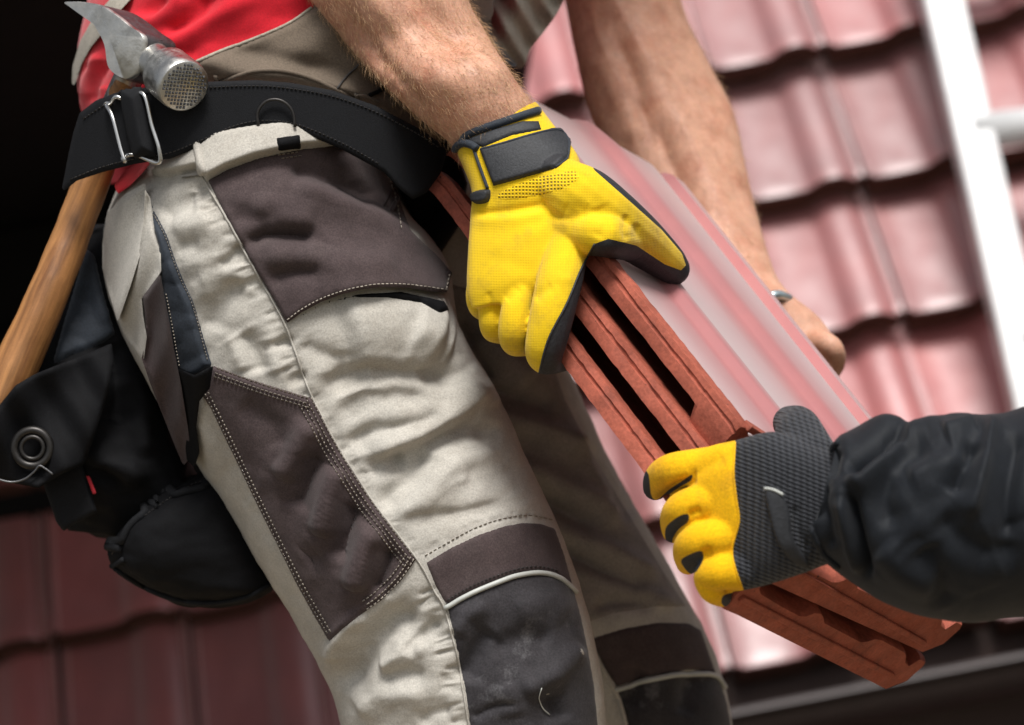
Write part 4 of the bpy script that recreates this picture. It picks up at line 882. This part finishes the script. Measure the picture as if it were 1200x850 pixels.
# cheek block, neck and striking face
c0 = PW(172, 66, 1.752); c1 = PW(217, 102, 1.700); ax = (c1 - c0); hl = np.linalg.norm(ax); ax /= hl
def rings_along(spec, m=40): return tube(np.array([c0 + ax * hl * t for t, r in spec]), [r for t, r in spec], m)
part('cheek', rings_along([(-.45, .012), (-.40, .0165), (-.05, .0175), (.15, .0165)], 8), 'darksteel', hh, smooth=False)
part('neck', rings_along([(.05, .0165), (.2, .0135), (.38, .0125), (.5, .0145), (.54, .0155)]), 'steel', hh)
part('poll', rings_along([(.52, .0165), (.55, .0190), (.90, .0192), (.97, .0186), (.985, .0176)]), 'steel', hh)
u1 = np.cross(ax, UP); u1 /= np.linalg.norm(u1); u2 = np.cross(u1, ax)
bm = []
for i in range(-6, 7):
    for j in range(-6, 7):
        if math.hypot(i, j) > 6.3: continue
        c = c0 + ax * hl * .985 + (u1 * i + u2 * j) * .0026
        h = .0011 * random.uniform(.4, 1.3) if random.random() > .08 else .0002
        s_ = .0010
        V_ = np.array([c + u1 * s_ + u2 * s_, c - u1 * s_ + u2 * s_, c - u1 * s_ - u2 * s_, c + u1 * s_ - u2 * s_, c + ax * h + u1 * s_ * .3, c + ax * h - u1 * s_ * .3])
        bm.append((V_, [[0, 1, 5, 4], [2, 3, 4, 5], [1, 2, 5], [3, 0, 4]]))
part('waffle_face', join(*bm), 'darksteel', hh, smooth=False, kind='stuff')
hd = np.array([(150, 92, 1.775, 15), (136, 130, 1.80, 17), (122, 175, 1.812, 19), (108, 212, 1.815, 20.5), (86, 270, 1.81, 22), (60, 335, 1.80, 23.5), (32, 400, 1.795, 25.5), (4, 462, 1.79, 27), (-24, 525, 1.79, 26), (-46, 575, 1.79, 24)])
V_, F_ = tube(PW(hd[:, 0], hd[:, 1], hd[:, 2]), hd[:, 3] * hd[:, 2] / FPX, 40, 90, round_ends=True)
V_ = roughen(V_, F_, .0006, 40, 2.0)
part('handle', (V_, F_), 'wood', ham)
part('handle_collar', px_tube([(155, 82, 1.77, 17), (146, 102, 1.785, 17.5), (138, 122, 1.797, 18)], 30), 'steel', ham)

# ================================================================== TOOL POUCH
pch = thing('tool_pouch', 'black nylon tool pouch with metal eyelet hanging at the hip', 'tool pouch', tuple(PW(200, 700, 1.85)))
Vp, Fp = loft([(70, 270, 150, 262, 1.88, .03), (62, 330, 150, 330, 1.88, .045), (30, 400, 168, 400, 1.87, .055), (5, 460, 196, 470, 1.865, .06), (28, 520, 222, 545, 1.86, .06), (60, 575, 240, 585, 1.86, .055), (80, 620, 225, 640, 1.87, .04)], 90, 80, p=2.6)
STP = [([(128, 400), (140, 450), (135, 500)], -9, 12, 12), ([(150, 430), (165, 490), (170, 540)], 6, 10, 12), ([(100, 520), (130, 545), (165, 550)], 6, 8, 10), ([(110, 545), (140, 570), (160, 585)], -7, 8, 8), ([(165, 550), (150, 570), (145, 585)], 5, 6, 6), ([(95, 290), (110, 330), (128, 385)], 3, 6, 8)]
Vp = fold(Vp, Fp, STP, 1.5); Vp = roughen(Vp, Fp, .005, 20, 8)
pb = mk('pouch_body', Vp, Fp, MT['black'], pch); Bp = bvh_of(Vp, Fp)
part('pouch_lining', patch([(92, 318), (100, 290), (112, 300), (122, 345), (136, 392), (120, 404), (82, 418), (60, 430), (72, 385)], Bp, .004, edge=4), 'navy', pch)
part('pouch_flap', slab([(-50, 520), (-20, 496), (0, 474), (18, 452), (40, 439), (62, 430), (92, 419), (120, 407), (131, 402), (134, 425), (124, 470), (108, 520), (98, 545), (72, 556), (45, 572), (15, 566), (-30, 556)],
     lambda x, y: 1.772 + .00022 * np.maximum(x - 60, 0), .003, lambda x, y, s: .007 * np.sin(x * .05 + y * .03) + .003 * np.sin(x * .11 - y * .07)), 'black', pch)
P_ = np.array([PW(38 + 21 * math.cos(a), 525 + 21 * math.sin(a), 1.767) for a in np.linspace(0, 2 * np.pi, 40, endpoint=False)]); part('eyelet', tube(P_, .0030, 10, closed=True), 'blackmetal', pch)
P_ = np.array([PW(38 + 13 * math.cos(a), 525 + 13 * math.sin(a), 1.766) for a in np.linspace(0, 2 * np.pi, 40, endpoint=False)]); part('eyelet_rim', tube(P_, .0016, 10, closed=True), 'blackmetal', pch)
P_ = PW(np.array([-5, 12, 28, 40, 46, 54, 62]), np.array([561, 565, 562, 553, 546, 550, 556]), np.array([1.764] * 7)); part('wire_hook', tube(P_, .0008, 6, 30), 'darksteel', pch)
part('strap', slab([(48, 560), (96, 542), (114, 600), (92, 612), (74, 623), (66, 612)], 1.80, .0035), 'webbing', pch)
part('tag', slab([(101, 558), (105, 558), (113, 578), (109, 580)], 1.794, .0012, step=1.5), 'redmark', pch)
Vq, Fq = loft([(222, 560, 262, 550, 1.845, .03), (162, 598, 286, 578, 1.835, .05), (126, 640, 306, 632, 1.83, .055), (136, 668, 320, 680, 1.83, .052), (180, 694, 312, 696, 1.83, .044), (225, 710, 270, 708, 1.835, .02)], 80, 80, p=2.4)
Vq = roughen(Vq, Fq, .004, 18, 4); mk('lower_pocket', Vq, Fq, MT['black'], pch); Bq = bvh_of(Vq, Fq)
P_, _ = on_surf([(126, 644), (138, 620), (160, 600), (195, 575), (228, 556), (262, 551)], Bq, .001, 40, guess=1.79); part('pocket_rim', tube(P_, .0034, 8), 'webbing', pch)
P_, _ = on_surf([(128, 660), (160, 682), (200, 700), (240, 706), (285, 700), (318, 684)], Bq, .001, 40, guess=1.79); part('pocket_rim', tube(P_, .0022, 8), 'webbing', pch)
part('stitching', stitches([offs([(128, 648), (140, 626), (162, 606), (197, 581), (230, 562), (262, 557)], 4)], Bq, 5, .0006, .0004, guess=1.79), 'darkthread', pch, kind='stuff')

# ================================================================== SECOND WORKER
wb_ = thing('person', 'worker in black jacket and yellow glove gripping the lower end of the tile stack', 'person', tuple(PW(1560, 1700, 1.62)))
e0 = lambda x, y, o=0.0: near_d(x, y) - .026 + o
def hst(T, dr, o=0.0): cx, cy = (T[0] + T[2]) / 2, (T[1] + T[3]) / 2; return (*T, e0(cx, cy, o), dr)
dB = e0(900, 600)
hb = loft([hst((812, 530, 832, 682), .018), hst((835, 522, 852, 692), .022), hst((862, 516, 872, 692), .025), (905, 506, 905, 684, dB - .004, .029), (945, 516, 942, 672, dB - .006, .030), (985, 530, 980, 660, dB - .008, .032), (1040, 540, 1030, 668, dB - .01, .034), (1120, 540, 1120, 680, dB - .02, .036)], 70, 60, p=2.4)
fb_ = [px_tube([(862, 545, e0(862, 545), 27), (820, 548, e0(820, 548, -.012), 23), (788, 553, e0(788, 553, -.010), 22), (774, 562, e0(774, 562, .010), 20), (768, 572, e0(768, 572, .04), 15)]),
       px_tube([(866, 588, e0(866, 588), 27), (826, 590, e0(826, 590, -.014), 24), (802, 598, e0(802, 598, -.014), 23), (794, 609, e0(794, 609, .008), 21), (790, 622, e0(790, 622, .035), 15)]),
       px_tube([(868, 630, e0(868, 630), 26), (838, 632, e0(838, 632, -.014), 23), (814, 638, e0(814, 638, -.012), 22), (808, 648, e0(808, 648, .008), 20), (806, 660, e0(806, 660, .035), 14)]),
       px_tube([(870, 668, e0(870, 668), 24), (846, 670, e0(846, 670, -.010), 22), (832, 676, e0(832, 676, -.006), 20), (834, 692, e0(834, 692, .0), 15), (846, 700, e0(846, 700, .02), 12)]),
       px_tube([(945, 545, dB, 42), (938, 514, dB + .02, 31), (934, 501, dB + .045, 26), (926, 496, dB + .06, 21)])]
fb_.append(px_tube([(808, 566, e0(808, 566, .012), 26), (822, 610, e0(822, 610, .012), 28), (836, 660, e0(836, 660, .012), 24)]))
VH, FH = voxel_union([hb] + fb_, .0013, 5)
VH = fold(VH, FH, [([(808, 560), (830, 545), (850, 535)], -1.5, 6, 6), ([(806, 604), (822, 598)], -2.5, 4, 4), ([(822, 650), (834, 644)], -2.5, 4, 4), ([(770, 590), (790, 572), (810, 562)], -3, 4, 4), ([(862, 516), (859, 560), (866, 610), (858, 650), (872, 692)], -1.0, 3, 3),
                   ([(900, 570), (905, 610), (925, 650)], 1.5, 6, 6), ([(930, 590), (935, 620), (950, 650)], -2.5, 5, 5)])
TH = tris_of(FH); hx_, hy_, hd_ = to_px(VH); NH = vnormals(VH, FH); tc_ = CAM - VH; tc_ /= np.linalg.norm(tc_, axis=1, keepdims=True)
seamB = [(862, 505), (861, 530), (860, 556), (863, 585), (866, 612), (858, 644), (862, 668), (874, 700)]
y2 = [(862, 500)] + seamB + [(876, 720), (740, 730), (740, 500)]
gaps = [[(752, 552), (760, 556), (763, 580), (770, 586), (784, 574), (802, 562), (811, 556), (810, 563), (798, 570), (784, 580), (772, 592), (762, 594), (754, 586)],
        [(780, 620), (786, 612), (798, 604), (807, 603), (806, 612), (796, 620), (789, 630), (786, 642), (780, 632)], [(798, 658), (808, 650), (822, 646), (824, 656), (816, 670), (808, 672)], [(848, 698), (862, 696), (856, 712), (846, 708)]]
attH = np.minimum(poly_sdf(hx_, hy_, y2), 14 * (np.einsum('ij,ij->i', NH, tc_) + .10))
for g_ in gaps: attH = np.minimum(attH, -poly_sdf(hx_, hy_, catmull(g_, 40, True)))
cuffA = poly_sdf(hx_, hy_, [(862, 440)] + seamB + [(876, 760), (1300, 760), (1300, 440)])
HY = clip(VH, TH, attH)
isk = np.where(cuffA > 0, 1.0, -1.0)
HKn = clip(VH, TH, np.minimum(-attH, cuffA)); HPl = clip(VH, TH, np.minimum(-attH, -cuffA))
g2 = mk('glove', *HY, MT['yellow2'], wb_, label='yellow work glove with ribbed charcoal cuff and black finger gaps'); part('knit_cuff', HKn, 'ribknit', g2); part('glove_palm', HPl, 'palm', g2)
Bh = bvh_of(VH, FH)
part('wrist_strap', patch([(896, 572), (916, 578), (926, 600), (930, 630), (944, 652), (950, 664), (930, 660), (912, 640), (902, 610)], Bh, .003, step=1.6, edge=3, guess=1.55, smooth_pts=40), 'palm', g2)
P_, _ = on_surf([(898, 573), (908, 575), (918, 580)], Bh, .003, 12, guess=1.55); part('strap_thread', tube(P_, .0010, 6), 'pipe', g2)
P_, _ = on_surf(seamB, Bh, .0002, 50, guess=1.55); part('cuff_seam', tube(P_, .0007, 6), 'yellow2', g2)
# jacket sleeve and jacket
dS = dB - .012
sl = [(980, 516, 950, 640, dS, .046), (1000, 505, 968, 660, dS, .058), (1036, 488, 1000, 684, dS, .066), (1070, 496, 1038, 708, dS - .005, .070), (1118, 484, 1088, 724, dS - .01, .073), (1165, 486, 1140, 730, dS - .01, .076), (1206, 474, 1200, 724, dS - .01, .078), (1290, 450, 1290, 735, dS, .08), (1390, 430, 1390, 770, dS + .02, .08), (1470, 440, 1440, 800, dS + .05, .082)]
Vs, Fs = loft(sl, 300, 220, p=2.15)
STS = [([(984, 530), (992, 505), (1030, 489), (1066, 500)], 5, 8, 9), ([(992, 556), (1026, 529), (1064, 504)], -11, 9, 10), ([(986, 570), (1007, 559), (1039, 528), (1078, 500), (1112, 487)], 8, 10, 12), ([(966, 558), (980, 524)], -6, 7, 7), ([(1046, 625), (1034, 585), (1050, 545), (1090, 515)], -5, 12, 14),
       ([(1105, 510), (1143, 493)], 5, 8, 12), ([(1145, 520), (1128, 550), (1120, 580)], -6, 10, 10), ([(1170, 480), (1150, 563), (1132, 612)], 6, 9, 12), ([(996, 574), (1007, 638), (1020, 682)], -8, 6, 6), ([(985, 580), (998, 638), (1010, 676)], 5, 6, 6),
       ([(955, 560), (950, 590), (965, 645)], 3, 5, 5), ([(966, 565), (962, 595), (978, 645)], -4, 6, 6), ([(1080, 640), (1100, 680), (1110, 715)], -5, 14, 14), ([(1060, 560), (1100, 545), (1140, 540)], 4, 14, 14), ([(1190, 500), (1180, 580), (1185, 640)], -6, 12, 12), ([(1030, 640), (1060, 670), (1100, 690)], 4, 16, 16), ([(1100, 600), (1140, 640), (1200, 650)], -4, 16, 16)]
STS = [(p_, a_, w1_ * .85, w2_ * .9) for p_, a_, w1_, w2_ in STS]
rc = random.Random(5)
for _ in range(26):
    a_ = math.radians(rc.choice((-58, -35, 70)) + rc.gauss(0, 18)); l_ = rc.uniform(14, 55); p_ = np.array([rc.uniform(960, 1200), rc.uniform(490, 720)]); u_ = np.array([math.cos(a_), math.sin(a_)]); n2 = np.array([-u_[1], u_[0]])
    STS.append(([p_ - u_ * l_, p_ + n2 * rc.uniform(-.25, .25) * l_, p_ + u_ * l_], rc.choice((-1, 1)) * rc.uniform(.3, .9), rc.uniform(3, 7), rc.uniform(4, 10)))
Vs = fold(Vs, Fs, STS, 1.4); Vs = roughen(Vs, Fs, .0007, 14, 1.0)
Bsl = bvh_of(Vs, Fs)
upar = px_tube([(1455, 620, dS + .06, 170), (1530, 420, dS + .12, 185), (1560, 230, dS + .18, 190)], 40)
jt = loft([(1440, 180, 1880, 180, dS + .3, .17), (1430, 420, 1900, 420, dS + .3, .18), (1440, 750, 1900, 750, dS + .3, .17), (1440, 900, 1900, 900, dS + .3, .17)], 40, 60, p=2.5)
jk = join((Vs, Fs), upar, jt); jo = mk('jacket', *jk, MT['jacket'], wb_, label='black nylon work jacket with creased sleeve')
P_, _ = on_surf([(984, 519), (962, 535), (949, 560), (946, 592), (952, 622), (964, 646), (984, 664)], Bsl, .001, 50, guess=1.52); part('cuff_hem', tube(P_, .0020, 8), 'jacket', jo)
neckb = px_tube([(1650, 120, dS + .3, 100), (1650, 20, dS + .3, 100)], 24); headb = loft([(1560, 40, 1730, 40, dS + .3, .07), (1520, -60, 1770, -60, dS + .3, .10), (1520, -200, 1780, -200, dS + .3, .10), (1580, -300, 1720, -300, dS + .3, .06)], 30, 40)
mk('body', *voxel_union([neckb, headb, px_tube([(1010, 600, dS, 50), (1200, 600, dS, 70), (1420, 620, dS + .04, 110)], 24)], .004, 4), MT['skin'], wb_)
lg = [loft([(1450 + q, 860, 1670 + q, 860, dS + .3, .10), (1470 + q, 1250, 1650 + q, 1250, dS + .3, .08), (1490 + q, 1700, 1640 + q, 1700, dS + .3, .07)], 30, 40) for q in (0, 220)]
mk('trousers', *join(*lg), MT['navy'], wb_)

# ================================================================== SCAFFOLD under their feet
zf = min(float(PW(640, 1665, 1.86)[2]), float(PW(810, 1665, 2.06)[2])) - .0
sca = thing('scaffold', 'scaffold deck of rough boards below the roof edge', 'scaffold', (0.3, 2.0, 0))
for k in range(7):
    mk('plank', *box((0.3, 1.35 + k * .235, zf - .02), 1.9, .112, .019), MT['plank'], sca, smooth=False)
for x in (-1.5, 2.1):
    for y in (1.3, 2.85): mk('post', *tube(np.array([(x, y, 0), (x, y, zf - .04)]), .024, 14), MT['darksteel'], sca)
    mk('ledger', *tube(np.array([(x, 1.2, zf - .062), (x, 2.95, zf - .062)]), .024, 14), MT['darksteel'], sca)
